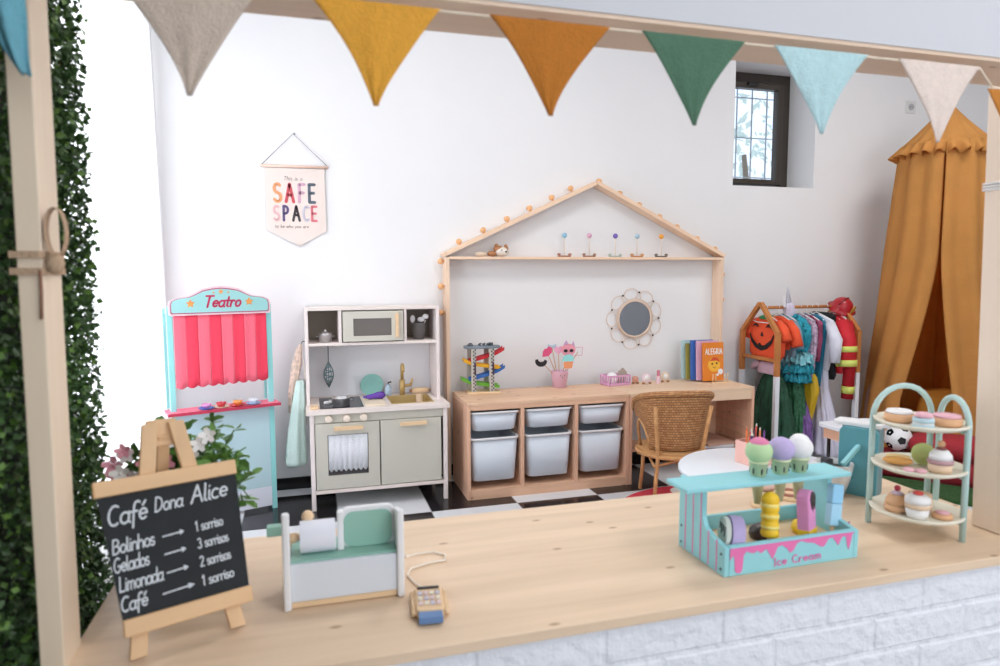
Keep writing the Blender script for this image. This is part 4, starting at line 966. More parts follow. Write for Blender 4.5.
# books in a wooden rack
br_ = thing('book_rack', 'small wooden peg rack holding picture books at the right of the desk', 'book rack', (2.375,-.215,.5205), 0)
MB().box(-.03,.085,-.10,-.088,0,.008).build('rail', BIRCH, br_, bevel=.001); MB().box(-.03,.085,.03,.042,0,.008).build('rail', BIRCH, br_, bevel=.001)
for x in (-.02,.0,.065,.083): MB().tube([(x,-.094,.008),(x,-.094,.060)], .003, 6).build('peg', BIRCH, br_)
def book(x, y, w, h, th, rz, c, label, lean=0, extra=None):
    t = thing('picture_book', label, 'book', (x,y,.5205+.0085), rz, 'picture books in the wooden rack'); t.rotation_euler[0] = -lean
    MB().box(-w/2,w/2,-th/2,-th/2+.003,0,h).box(-w/2,w/2,th/2-.003,th/2,0,h).box(-w/2,-w/2+.003,-th/2+.003,th/2-.003,0,h).build('cover', mat('cover_%d_%d_%d' % c, c, .35), t)
    MB().box(-w/2+.0035,w/2-.003,-th/2+.0032,th/2-.0032,.003,h-.004).build('pages', mat('paper_cream',(238,234,226),.9), t)
    if extra: extra(t, w, h, th)
def cover(t, w, h, th):
    y = -th/2-.0002; c = [x for x in t.children if x.name.startswith('cover')][0]
    m = lettering('ALEGRIA', .034, .0052, .0006, gap=.12, wx=.72); s = .118/m.width; m.xf(Matrix.Scale(s,4,(1,0,0))); m.xf(wallM(-.056,y,h-.072)); m.build('title', WH, c)
    MB().prism(disc(.043,26,.004,.098), .0006, wallM(0,y,0)).build('emblem', mat('sun_yellow',(246,186,60),.5), c)
    MB().prism([(-.03,.122),(.0,.146),(.03,.138),(.044,.112),(.02,.124)], .0009, wallM(0,y,0)).build('hat', mat('hat_red',(214,80,50),.5), c)
    MB().prism(disc(.006,12,-.010,.104), .001, wallM(0,y,0)).prism(disc(.006,12,.022,.107), .001, wallM(0,y,0)).prism([(-.008,.088),(.006,.080),(.020,.090),(.006,.076)], .001, wallM(0,y,0)).build('face_mark', mat('black_bead',(20,18,20)), c)
    MB().prism(disc(.018,16,.048,.055,.018), .0008, wallM(0,y,0)).prism(disc(.008,12,.028,.036), .0008, wallM(0,y,0)).build('cloud', WH, c)
book(2.392,-.255,.142,.236,.014,.0,(232,134,40),'orange picture book titled ALEGRIA at the front of the rack', .06, cover)
book(2.372,-.222,.150,.245,.012,.0,(226,180,206),'pink-edged picture book right behind the orange one', .06)
book(2.352,-.196,.155,.247,.016,.0,(64,110,190),'blue picture book in the rack', .06)
book(2.332,-.168,.150,.225,.012,.0,(160,150,70),'olive picture book behind the blue one', .06)
book(2.318,-.142,.150,.242,.014,.0,(186,216,222),'pale blue picture book at the back of the rack', .06)
MB()

# ------------------------------------------------------------------ wicker chair
wc = thing('wicker_chair', 'small woven rattan armchair with curved back at the desk', 'chair', (1.822, -.735, 0), -.20); wc.scale = (.90,.90,1)
RAT = mat('rattan_pole',(206,152,98),.45,noise=.15,nscale=30)
def wick():
    if 'wicker' in MATS: return MATS['wicker']
    m = bpy.data.materials.new('wicker'); m.use_nodes = True; nt = m.node_tree; b = nt.nodes['Principled BSDF']; b.inputs['Roughness'].default_value = .6
    N = nt.nodes.new; L = nt.links.new
    uv = N('ShaderNodeUVMap'); mp = N('ShaderNodeMapping'); mp.inputs['Scale'].default_value = (1,1,1); L(uv.outputs[0], mp.inputs['Vector'])
    br = N('ShaderNodeTexBrick'); br.inputs['Scale'].default_value = 1; br.inputs['Brick Width'].default_value = .026; br.inputs['Row Height'].default_value = .0120; br.inputs['Mortar Size'].default_value = .0022; br.inputs['Mortar Smooth'].default_value = 1
    br.inputs['Color1'].default_value = (*lin((220,164,110)),1); br.inputs['Color2'].default_value = (*lin((190,130,80)),1); br.inputs['Mortar'].default_value = (*lin((120,74,42)),1)
    L(mp.outputs['Vector'], br.inputs['Vector']); L(br.outputs['Color'], b.inputs['Base Color'])
    bp = N('ShaderNodeBump'); bp.inputs['Strength'].default_value = .8; bp.inputs['Distance'].default_value = .006; bp.invert = True
    L(br.outputs['Fac'], bp.inputs['Height']); L(bp.outputs['Normal'], b.inputs['Normal'])
    MATS['wicker'] = m; return m
WK = wick()
def uvgrid(o, nu, nv, su_, sv):      # grid faces in loft order
    me = o.data; uv = me.uv_layers.new(name='UVMap'); k = 0
    for p in me.polygons:
        i, j = divmod(p.index, nu)
        cs = [(j,i),(j+1,i),(j+1,i+1),(j,i+1)]
        for li, c in zip(p.loop_indices, cs): uv.data[li].uv = (c[0]*su_, c[1]*sv)
# back: superellipse arc from left arm round the rear (-y) to the right arm
def arcpt(u, z):        # u 0..1 from left-front to right-front
    a = radians(180-12)+(radians(360+12-(180-12)))*u
    fl = .78+.24*max(0,(z-.29))/.27
    return (.222*fl*cos(a), .215*fl*sin(a)+.01, z)
def topz(u): return .592-.085*(abs(u-.5)*2)**2.2-.03*(abs(u-.5)*2)**10
def botz(u):
    d = abs(u-.5)*2
    return .292 if d < .56 else .292+.155*sin(min(1,(d-.56)/.25)*pi/2)
nu, nv = 44, 12; loops = []
for i in range(nv+1):
    loops.append([arcpt(j/nu, botz(j/nu)+(topz(j/nu)-botz(j/nu))*i/nv) for j in range(nu+1)])
bo = MB().loft(loops, cap=False, closed=False).build('backrest', WK, wc, solid=.008); uvgrid(bo, nu, nv, .0250, .0230)
loops = []; prof = []
top = [Vector(arcpt(j/nu, topz(j/nu)+.004)) for j in range(nu+1)]
m_ = MB().tube(top, .0165, 12); ro = m_.build('top_rail', WK, wc, 'thick braided rim'); 
me = ro.data; uv = me.uv_layers.new(name='UVMap')
for p in me.polygons:
    if len(p.vertices) == 4:
        i, j = divmod(p.index, 12)
        for li, c in zip(p.loop_indices, [(i,j),(i,j+1),(i+1,j+1),(i+1,j)]): uv.data[li].uv = (c[0]*.014+c[1]*.012, c[1]*.009)
for s in (0, 1):
    P1 = []
    for k in range(15):
        q = k/14; u = (.02+.20*q) if s == 0 else (.98-.20*q)
        P1.append(arcpt(u, .285+.150*sin(pi*q)**.6+.0))
    MB().tube(P1, .009, 8).build('arm_arch', RAT, wc)
st_ = MB().lathe([(0,0),(.185,0),(.195,.008),(.190,.022),(0,.026)], (0,0,.262), 36); so = st_.build('seat', mat('wicker_seat',(204,150,96),.7,bump=1,bscale=120), wc)
MB().tube([(.196*cos(2*pi*i/36),.196*sin(2*pi*i/36),.262) for i in range(36)], .011, 8, closed=True).build('seat_ring', RAT, wc)
for (x, y, zt, top_) in ((-.135,-.150,.53,True),(.135,-.150,.53,True),(-.120,.135,.27,False),(.120,.135,.27,False)):
    if top_: pts = [(x*1.12,y*1.20,.011),(x*1.0,y*1.02,.14),(x*.92,y*1.0,.262),(x*1.06,y*1.18,.40),(x*1.18,y*1.32,zt)]
    else: pts = [(x*1.12,y*1.12,.011),(x*1.03,y*1.03,.15),(x,y,zt)]
    MB().tube(pts, .0115, 10).build('leg', RAT, wc)
for k in range(4):
    c4 = [(-.145,-.155),(.145,-.155),(.155,.14),(-.155,.14)]; a, b_ = c4[k], c4[(k+1) % 4]
    MB().tube([(a[0],a[1],.215),((a[0]+b_[0])/2*.9,(a[1]+b_[1])/2*.9,.240),(b_[0],b_[1],.215)], .008, 8).build('stretcher', RAT, wc)

# ------------------------------------------------------------------ play kitchen
K0 = -.008
ki = thing('play_kitchen', 'greige and whitewashed wooden play kitchen with oven and upper cupboards', 'play kitchen', (.337, -.21, 0))
def K_(mb): return mb.xf(T(-.337, .21, 0))
WW = wood('whitewashed_wood',(238,226,220),'X',dark=.05,knots=False); WWZ = wood('whitewashed_wood_upright',(240,228,226),'Z',dark=.05,knots=False)
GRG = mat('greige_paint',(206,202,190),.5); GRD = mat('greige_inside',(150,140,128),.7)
kx0, kx1 = -.008, .690; kf = -.408; kb = -.012
for x in (kx0, kx1-.022):
    for y in (kf, kb-.022): K_(MB().box(x,x+.022,y,y+.022,0,.4935)).build('leg', WWZ, ki, bevel=.002)
# worktop built round the sink cut-out
sx0, sx1, sy0, sy1 = .405, .632, -.345, -.115
m_ = MB(); m_.box(-.024,sx0,kf-.012,kb,.494,.514).box(sx1,.702,kf-.012,kb,.494,.514).box(sx0,sx1,kf-.012,sy0,.494,.514).box(sx0,sx1,sy1,kb,.494,.514)
K_(m_).build('worktop', WW, ki)
K_(MB().box(kx0+.0225,kx1-.0225,kf+.006,kf+.016,.448,.4935)).build('control_panel', GRG, ki, bevel=.001)
K_(MB().box(kx0+.0225,kx1-.0225,kf,kf+.022,.086,.104)).build('bottom_rail', WW, ki, bevel=.001)
K_(MB().box(kx0+.0225,kx1-.0225,kf+.023,kb-.001,.092,.104)).build('bottom_panel', GRG, ki)
K_(MB().box(kx0+.0225,kx1-.0225,kb-.010,kb-.001,.105,.4935)).build('back_panel', GRG, ki)
for x in (kx0+.006, kx1-.012): K_(MB().box(x,x+.006,kf+.023,kb-.023,.105,.4935)).build('side_panel', GRG, ki)
# oven door: frame with glass and lace cloth behind
dx0, dx1, dz0, dz1 = .018, .335, .108, .445
wx0, wx1, wz0, wz1 = .077, .278, .176, .386
m_ = MB(); yd0, yd1 = kf+.001, kf+.015
m_.box(dx0,wx0,yd0,yd1,dz0,dz1).box(wx1,dx1,yd0,yd1,dz0,dz1).box(wx0,wx1,yd0,yd1,dz0,wz0).box(wx0,wx1,yd0,yd1,wz1,dz1)
ov = K_(m_).build('oven_door', GRG, ki)
K_(MB().box(wx0,wx1,kf+.010,kf+.012,wz0,wz1)).build('oven_glass', mat('dark_glass',(72,68,70),.1), ov)
m_ = MB(); n = 40; top_r = []; bot = []
for i in range(n+1):
    u = i/n; x = wx0+.003+(wx1-wx0-.006)*u; saw = abs(((u*8) % 1)-.5)*2
    top_r.append((x,kf+.0055+.0012*sin(u*40),wz1-.003)); bot.append((x,kf+.0055+.0015*sin(u*40+1),wz0+.016+.016*saw))
m_.loft([bot, [((a[0]+b_[0])/2,(a[1]+b_[1])/2-.0008,(a[2]+b_[2])/2) for a, b_ in zip(bot,top_r)], top_r], cap=False, closed=False)
K_(m_).build('lace_cloth', mat('lace_white',(236,238,244),.9,bump=.6,bscale=220), ov, 'white lace-edged cloth in the oven window', solid=.001)
def khandle(x0, x1, z, par):
    K_(MB().box(x0,x1,kf-.024,kf-.014,z-.010,z+.010).box(x0+.015,x0+.027,kf-.0145,kf+.001,z-.006,z+.006).box(x1-.027,x1-.015,kf-.0145,kf+.001,z-.006,z+.006)).build('handle', BIRCH, par, bevel=.0015)
khandle(.108,.252,.421,ov)
do = K_(MB().box(.341,.656,yd0,yd1,dz0,dz1)).build('cupboard_door', GRG, ki, bevel=.001)
khandle(.440,.578,.424,do)
for x in (.085,.172,.258):
    m = MB().cyl((0,0,0), .019, .020, 20, .017); m.xf(T(x,kf+.006,.469) @ RX(pi/2)); K_(m).build('stove_knob', mat('knob_cream',(238,222,206),.5), ki, bevel=.003)
# upper cupboard
uf, ub = -.245, -.012; uz0, uz1 = .834, 1.010
m_ = MB()
for x in (kx0-.012, kx1-.024): K_(MB().box(x,x+.018,uf,ub,.5145,1.0175)).build('upright', WWZ, ki, bevel=.0015)
K_(MB().box(kx0+.0065,kx1-.0245,uf,ub,uz1-.006,uz1+.0075)).build('upper_top', WW, ki, bevel=.001)
K_(MB().box(kx0+.0065,kx1-.0245,uf,ub,uz0-.014,uz0)).build('upper_shelf', WW, ki, bevel=.001)
K_(MB().box(kx0+.0065,kx1-.0245,ub-.010,ub,.5145,uz0-.0145)).build('splashback', mat('pale_splashback',(238,238,242),.6), ki)
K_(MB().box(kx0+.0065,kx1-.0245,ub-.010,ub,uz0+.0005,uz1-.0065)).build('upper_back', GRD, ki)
for x in (.152,.492): K_(MB().box(x,x+.014,uf,ub-.0105,uz0+.0005,uz1-.0065)).build('partition', WWZ, ki)
mw = MB(); a0, a1, c0, c1 = .172,.487,uz0+.006,uz1-.012; b0, b1, e0, e1 = .226,.425,.868,.960
mw.box(a0,b0,uf-.010,uf+.002,c0,c1).box(b1,a1,uf-.010,uf+.002,c0,c1).box(b0,b1,uf-.010,uf+.002,c0,e0).box(b0,b1,uf-.010,uf+.002,e1,c1)
md = K_(mw).build('microwave_door', mat('warm_greige',(208,204,192),.5), ki)
K_(MB().box(b0,b1,uf-.004,uf-.002,e0,e1)).build('microwave_glass', mat('smoky_glass',(112,106,102),.15), md)
K_(MB().box(.445,.462,uf-.026,uf-.0105,.858,.986)).build('handle', BIRCH, md, bevel=.0015)
# stove + sink + tap
K_(MB().box(.045,.262,-.375,-.075,.5145,.5165)).build('stove_plate', mat('stove_black',(52,54,60),.25), ki)
for (x, y) in ((.115,-.30),(.19,-.16)): K_(MB().tube([(x+.04*cos(2*pi*i/24),y+.04*sin(2*pi*i/24),.5172) for i in range(24)], .0012, 6, closed=True)).build('burner_ring', mat('ring_grey',(130,130,135),.4), ki)
m_ = MB(); zf = .44; t0 = .004
m_.box(sx0,sx1,sy0,sy1,zf,zf+.003).box(sx0,sx0+t0,sy0,sy1,zf+.003,.517).box(sx1-t0,sx1,sy0,sy1,zf+.003,.517).box(sx0+t0,sx1-t0,sy0,sy0+t0,zf+.003,.517).box(sx0+t0,sx1-t0,sy1-t0,sy1,zf+.003,.517)
K_(m_).build('sink_basin', mat('brass_sink',(206,182,128),.35,metal=.4), ki)
BRS = mat('gold_tap',(206,172,112),.35,metal=.3)
pts = [(.497,-.095,.5145),(.497,-.095,.60)]; K_(MB().tube(pts, .016, 14)).build('tap_body', BRS, ki)
pts = [(.497,-.095,.60),(.497,-.095,.665)]+[(.497,-.095-.024+.024*cos(radians(a)),.665+.024*sin(radians(a))) for a in range(20,181,20)]+[(.497,-.143,.650)]
K_(MB().tube(pts, .009, 10)).build('tap_spout', BRS, ki)
K_(MB().tube([(.51,-.095,.565),(.55,-.095,.570)], .008, 10).tube([(.545,-.095,.57),(.556,-.095,.605)], .006, 8)).build('tap_lever', BRS, ki)
# things in/on the kitchen
SIL = mat('toy_steel',(214,214,216),.34,metal=.85)
def pot(x, y, z, r, h, label, lid=False):
    t = thing('toy_saucepan', label, 'toy pan', (x,y,z))
    MB().lathe([(0,0),(r,0),(r,h),(r*1.05,h+.001),(r*.93,h),(r*.93,.004),(0,.004)], n=26).build('pan', SIL, t)
    for s in (-1,1): MB().tube([(s*r*.98,-.008,h*.7),(s*(r+.012),-.006,h*.75),(s*(r+.012),.006,h*.75),(s*r*.98,.008,h*.7)], .0022, 6).build('handle', SIL, t)
    if lid:
        MB().lathe([(r*1.0,h+.0015),(r*.96,h+.006),(r*.3,h+.013),(0,h+.014)], n=26).build('lid', SIL, t); MB().ball((0,0,h+.02), .007, 10).build('knob', SIL, t)
pot(.150,-.315,.5178,.045,.040,'shiny steel toy saucepan on the black stove of the play kitchen')
pot(.085,-.17,uz0+.0008,.034,.040,'small steel toy saucepan in the left cubby of the play kitchen',True)
o = MB().box(-.020,.020,-.03,.03,0,.014).build('toy_block', BIRCH, bevel=.003); o.location = (.018,-.35,.5148); tag(o, 'small wooden block at the left end of the play kitchen worktop', 'toy block')
t = thing('toy_scraper', 'white and pink toy utensil lying behind the steel saucepan', 'toy utensil', (.092,-.25,.5178), .3)
MB().box(-.025,.025,-.009,.009,0,.012).build('head', WH, t, bevel=.002); MB().tube([(.025,0,.006),(.05,0,.006)], .004, 8).build('handle', PK, t)
# utensil cup in the right cubby
t = thing('utensil_cup', 'dark grey metal cup in the right cubby of the play kitchen', 'cup', (.583,-.165,uz0+.0008))
MB().lathe([(0,0),(.030,0),(.040,.088),(.042,.090),(.037,.089),(.028,.004),(0,.004)], n=26).build('cup_body', mat('dark_tin',(124,122,122),.4,metal=.5), t)
def ut(x, tipx, tipz, ball, label):
    t = thing('toy_utensil', label, 'toy utensil', (.583,-.165,uz0+.0008), 0, 'white utensils in the grey cup')
    MB().tube([(x*.3,0,.008),(tipx,-.01,tipz-.02)], .003, 6).build('handle', WH, t)
    MB().ball((tipx,-.01,tipz), .016, 12, ball).build('head', WH, t)
ut(-.03,-.034,.112,(.9,.4,1.3),'white toy spatula leaning left in the grey cup'); ut(.01,.012,.108,(1.3,.4,.9),'white toy spoon in the middle of the grey cup'); ut(.03,.037,.124,(1.1,.5,.9),'white toy ladle leaning right in the grey cup')
# whisk / ornament hanging from the shelf
t = thing('hanging_whisk', 'dark wire whisk hanging from the upper shelf of the play kitchen', 'whisk', (.098,-.135,.79))
MB().tube([(0,0,.0295),(0,0,-.065)], .0025, 6).tube([(0,0,.028),(.0,-.006,.024),(.0,-.004,.018)], .0018, 6).build('handle', mat('whisk_dark',(90,96,98),.4,metal=.6), t)
for k in range(6):
    a = pi*k/6; P1 = [(.026*sin(pi*i/12)*cos(a),.026*sin(pi*i/12)*sin(a),-.065-.14*i/12) for i in range(13)]+[(-.026*sin(pi*i/12)*cos(a),-.026*sin(pi*i/12)*sin(a),-.065-.14*i/12) for i in range(12,-1,-1)]
    MB().tube(P1, .0020, 6).build('wire_loop', mat('whisk_wire',(120,140,144),.35,metal=.6), t)
MB().tube([(.022*sin(pi*i/40)*cos(i*.8),.022*sin(pi*i/40)*sin(i*.8),-.065-.14*i/40) for i in range(41)], .0028, 6).build('spiral', mat('whisk_teal',(110,150,156),.5), t)
t = thing('toy_plate', 'round teal toy plate leaning against the splashback of the play kitchen', 'toy plate', (.330,-.070,.5148)); t.rotation_euler[0] = .12; t.scale = (.84,.84,.84)
q = MB().lathe([(0,0),(.060,0),(.074,.006),(.076,.009),(.072,.009),(.058,.004),(0,.004)], n=36); q.xf(T(0,.0,.0765) @ RX(pi/2)); q.build('plate', mat('teal_plate',(142,196,188),.4), t)
t = thing('toy_aubergine', 'purple toy aubergine lying on the play kitchen worktop', 'toy vegetable', (.335,-.225,.5220), .15)
MB().tube([(-.052,0,.016),(-.035,0,.016),(-.01,0,.018),(.015,0,.021),(.038,0,.021),(.052,0,.019)], [.008,.012,.014,.019,.021,.010], 14).build('fruit', mat('aubergine',(104,62,170),.25), t)
MB().tube([(-.056,0,.016),(-.066,0,.018)], [.009,.004], 8).build('stem', mat('stem_violet',(120,90,180),.5), t)
t = thing('toy_chopping_board', 'pale toy chopping board under the aubergine on the play kitchen worktop', 'toy board', (.322,-.255,.5146))
MB().prism(rrect(.105,.19,.012,4,-.05,-.11), .007).build('board', mat('board_cream',(238,222,196),.5), t, bevel=.001)
t = thing('soap_bottle', 'small clear toy bottle with black cap beside the gold tap', 'bottle', (.420,-.085,.5148))
MB().lathe([(0,0),(.018,0),(.019,.04),(.010,.055),(.008,.062),(0,.062)], n=18).build('bottle', mat('pale_blue_plastic',(190,212,232),.2), t); MB().tube([(0,0,.0625),(0,0,.072),(.016,-.008,.076)], .004, 8).build('cap', mat('black_bead',(20,18,20)), t)
t = thing('wooden_toy_roll', 'wooden toy rolling pin lying behind the sink', 'toy rolling pin', (.60,-.075,.5148))
MB().tube([(-.045,0,.017),(.045,0,.017)], .0165, 16).build('roller', BIRCH, t, bevel=.001)
for s in (-1,1): MB().tube([(s*.046,0,.017),(s*.060,0,.017)], .007, 10).build('handle', mat('handle_tan',(200,150,110),.5), t)
t = thing('toy_cup', 'small beige toy beaker standing in the sink', 'toy cup', (.575,-.20,.4435)); MB().lathe([(0,0),(.016,0),(.019,.045),(.017,.045),(.014,.004),(0,.004)], n=20).build('beaker', SAND, t); MB().cyl((0,0,.0455),.019,.045,20).build('lid', SAND, t)
# apron hanging at the left side
def cloth_loft(rows, n=40, folds=6, ph=0):
    L = []
    for (z, cx, cy, hx, hy, amp) in rows:
        l = []
        for j in range(n):
            a = 2*pi*j/n; w = 1+amp*sin(folds*a+ph+z*4)
            l.append((cx+hx*w*cos(a), cy+hy*w*sin(a), z))
        L.append(l)
    return L
t = thing('hanging_apron', "child's apron hanging at the left side of the play kitchen", 'apron', (-.040,-.175,.80))
MB().loft(cloth_loft([(-.60,-.040,-.05,.050,.050,.06),(-.58,-.042,-.05,.056,.055,.09),(-.42,-.034,-.05,.044,.055,.12),(-.28,-.020,-.04,.032,.045,.14),(-.16,-.008,-.03,.020,.030,.14)]), cap=True).build('skirt', mat('mint_cloth',(206,228,222),.9,bump=.5,bscale=60), t, 'pale mint cloth')
MB().loft(cloth_loft([(-.33,-.060,-.01,.012,.02,.15),(-.22,-.050,-.01,.020,.024,.15),(-.08,-.026,-.01,.024,.024,.12),(.0,-.010,.0,.015,.014,.1),(.03,.0,.0,.006,.006,0)], 32), cap=True).build('bib', mat('floral_cloth',(226,200,184),.9,noise=.25,nscale=45), t, 'cream and rust patterned cloth')
MB().tube([(.0,0,.028),(.008,0,.040),(.014,0,.042),(.0195,0,.04)], .003, 6).build('hook', mat('black_metal',(28,26,26)), t)
MB().tube([(.01,-.02,-.05),(.02,-.02,-.22),(.018,-.02,-.4)], .003, 6).build('strap', mat('cream_cord',(240,228,214)), t)

# ------------------------------------------------------------------ puppet theatre
ta = atan2(.304,.953)
tp = thing('puppet_theatre', 'turquoise puppet theatre with red striped curtain and Teatro sign', 'puppet theatre', (-.181-.953*.235+.003, -.292-.304*.235, 0), ta)
AQ = mat('aqua_paint',(150,218,218),.5); AQP = mat('pale_aqua_panel',(186,214,222),.6); CORAL = mat('shelf_coral',(238,116,140),.6,noise=.15,nscale=90)
hw = .236
for s in (-1, 1):
    MB().box(s*hw-(.024 if s > 0 else 0), s*hw+(0 if s > 0 else .024), 0, .024, 0, 1.045).build('post', AQ, tp, bevel=.0015)
    MB().box(s*hw-(.012 if s > 0 else 0), s*hw+(0 if s > 0 else .012), .0245, .145, .0, .54).build('side_panel', AQP, tp)
    MB().beam((s*(hw-.012),.0245,1.02),(s*(hw-.012),.14,1.02), .012, .022).build('side_bar', AQ, tp)
    MB().box(s*hw-(.012 if s > 0 else 0), s*hw+(0 if s > 0 else .012), .128, .140, .55, 1.03).build('rear_post', AQ, tp)
MB().box(-hw+.0245,hw-.0245,.004,.014,.118,.535).build('front_panel', AQP, tp)
MB().box(-hw+.0245,hw-.0245,.003,.015,.018,.1175).build('kick_panel', mat('pale_lilac_panel',(226,228,240),.6), tp)
MB().box(-hw-.02,hw+.02,-.052,.075,.541,.553).build('shelf', CORAL, tp, bevel=.001)
MB().box(-hw-.02,hw+.02,-.0545,-.0525,.540,.554).build('shelf_trim', mat('stripe_dark_red',(190,50,80),.6), tp)
# the shelf passes the posts: leave posts in one piece and keep the shelf in front
# curtain
stripes = [mat('curtain_red',(240,66,92),.85,bump=.2,bscale=100), mat('curtain_pink',(246,110,130),.85,bump=.2,bscale=100)]
cw = hw-.027; nst = 8
cu_ = bpy.data.objects.new('stage_curtain', None); COL.objects.link(cu_); cu_.parent = tp; cu_['label'] = 'scalloped curtain in two reds'
for k in range(nst):
    L = []; x0 = -cw+2*cw*k/nst; x1 = -cw+2*cw*(k+1)/nst; n = 10
    for i in range(9):
        q = i/8; row = []
        for j in range(n+1):
            x = x0+(x1-x0)*j/n; zb = .672+.004*(x/cw) - .011*abs(sin((x+cw)/(2*cw)*pi*9))
            row.append((x, -.0055+.0015*sin(x*110)*(1-.5*q), zb+(1.012-zb)*q))
        L.append(row)
    MB().loft(L, cap=False, closed=False).build('curtain_stripe', stripes[(k+1) % 2] if k % 2 == 0 else stripes[1] if 0 else stripes[(k+1) % 2], cu_, solid=.001)
# sign
half = [(x*.965,z+.048) for x,z in [(.232,.955),(.238,.962),(.238,1.005),(.232,1.023),(.205,1.036),(.150,1.044),(.128,1.054),(.085,1.078),(.04,1.088),(0,1.092)]]
out = [(x,z) for x,z in half]+[(-x,z) for x,z in reversed(half[:-1])]
def sc(P, s, cz): return [(x*s, cz+(z-cz)*s) for x, z in P]
sb = MB().prism(out, .008, frame((0,-.008,0),(1,0,0),(0,0,1))).build('sign_board', mat('sign_pale_pink',(236,206,214),.5), tp, bevel=.001)
MB().prism([(x*.965,1.066+(z-1.066)*.88) for x,z in out], .0008, frame((0,-.0162,0),(1,0,0),(0,0,1))).build('sign_border', mat('sign_border',(178,90,116),.5), sb)
MB().prism([(x*.945,1.066+(z-1.066)*.80) for x,z in out], .0008, frame((0,-.0171,0),(1,0,0),(0,0,1))).build('sign_face', mat('sign_aqua',(158,212,212),.5), sb)
m_ = lettering('Teatro', .052, .0088, .001, slant=.28, gap=.06, wx=.92); wm = m_.width; m_.xf(frame((-.079,-.0180,1.040),(1,0,0),(0,0,1))); m_.build('sign_lettering', mat('sign_magenta',(196,40,86),.5), sb)
for (x, z, r) in ((-.135,1.058,.021),(.128,1.062,.021),(0,1.112,.013),(-.033,1.108,.006),(.034,1.108,.006)):
    MB().prism([(a+x,c+z) for a,c in star(r)], .001, frame((0,-.0182,0),(1,0,0),(0,0,1))).build('sign_star', mat('star_orange',(240,160,84),.5), sb)
# cups on the ledge
cx_ = [(-.085,'pink and blue',(226,150,200),(70,110,200)),(-.018,'red and cream',(206,60,70),(236,216,190)),(.058,'orange and red',(240,160,90),(206,60,60)),(.132,'white and blue',(226,230,240),(150,180,220))]
for i, (x, nm, c1, c2) in enumerate(cx_):
    px = tp.location.x+cos(ta)*x-sin(ta)*(-.005)*-1*0; px = tp.location.x+cos(ta)*x+sin(ta)*.018; py = tp.location.y+sin(ta)*x-cos(ta)*.018
    t = thing('toy_teacup', 'tiny '+nm+' toy cup with saucer on the theatre shelf', 'toy cup', (px,py,.5535), .4*i, 'toy cups on the theatre shelf'); t.scale = (1.25,1.25,1.25)
    MB().lathe([(0,0),(.018,0),(.028,.005),(.029,.007),(.018,.003),(0,.003)], n=20).build('saucer', mat('sau_%d' % i, c2, .4), t)
    MB().lathe([(0,.0035),(.010,.0035),(.018,.016),(.019,.021),(.017,.021),(.009,.006),(0,.006)], n=20).build('cup_bowl', mat('cupb_%d' % i, c1, .4), t)
    MB().tube([(.004,0,.010),(.010,.0,.035)], .0016, 6).build('spoon', SIL, t)

# ------------------------------------------------------------------ rug, round table, pen box
rg = thing('mushroom_rug', 'round red and white rug on the floor in front of the desk', 'rug', (1.885,-1.07,.0), .45)
MB().cyl((0,0,0), .50, .007, 60).build('rug_base', mat('rug_white',(226,228,226),.95,bump=.5,bscale=90), rg)
m_ = MB().prism([(.485*cos(radians(a)),.485*sin(radians(a))) for a in range(10,171,6)]+[(-.40,.06),(.40,.06)], .002, T(0,0,.0071)); m_.build('rug_cap', mat('rug_red',(224,66,84),.95,bump=.5,bscale=90), rg)
for (x, y, r) in ((-.05,.37,.075),(.22,.34,.07),(-.26,.22,.06),(.03,.16,.06)): MB().prism(disc(r,24,x,y,r*.8), .001, T(0,0,.0092)).build('rug_spot', mat('rug_spot',(240,238,232),.95), rg)
rt = thing('round_table', 'low round white table just behind the ice cream stand', 'table', (1.545,-1.845,0))
MB().lathe([(0,0),(.293,0),(.300,.005),(.300,.017),(.295,.021),(0,.021)], (0,0,.479), 56).build('tabletop', mat('table_white',(232,236,242),.35), rt)
for k in range(4):
    a = pi/4+k*pi/2; MB().tube([(.22*cos(a),.22*sin(a),0.001),(.17*cos(a),.17*sin(a),.4785)], [.011,.016], 10).build('leg', BIRCH, rt)
pb = thing('pen_box', 'pink paper box full of pens on the white round table', 'pen holder', (1.555,-1.765,.5003), .18)
PKX = mat('peach_card',(248,196,182),.7)
m_ = MB(); s=.046; m_.box(-s,s,-s,-s+.003,0,.082).box(-s,s,s-.003,s,0,.082).box(-s,-s+.003,-s+.003,s-.003,0,.082).box(s-.003,s,-s+.003,s-.003,0,.082).box(-s+.003,s-.003,-s+.003,s-.003,0,.003); m_.build('box', PKX, pb)
pc = [((240,120,60),'orange'),((60,56,110),'dark blue'),((226,60,60),'red'),((40,40,44),'black'),((240,180,60),'yellow'),((226,226,226),'white'),((110,60,140),'purple'),((236,140,90),'salmon'),((50,50,60),'charcoal'),((200,70,60),'brick red')]
for i, (c, nm) in enumerate(pc):
    t = thing('felt_pen', nm+' pen standing in the pink box', 'pen', (1.555,-1.765,.5003), .25, 'pens in the pink box')
    x = -.034+.0075*i; y = random.uniform(-.03,.03); tx = x*1.25+random.uniform(-.008,.008); h = random.uniform(.098,.128)
    MB().tube([(x,y,.006),(tx,y,h)], .0034, 8).build('barrel', mat('pen_%d' % i, c, .4), t); MB().tube([(tx,y,h),(tx*1.03,y,h+.010)], [.0034,.001], 8).build('tip', mat('pen_tip',(235,225,210),.6) if i % 2 else mat('pen_tipd_%d' % i,c,.4), t)
lt = thing('side_table', 'white-topped low table with wooden edge under the clothes rack', 'table', (2.42,-1.235,0))
MB().prism(rrect(.30,.15,.03,5,-.14,-.17), .016, T(0,0,.479)).build('tabletop', mat('table_white',(232,236,242)), lt, bevel=.002)
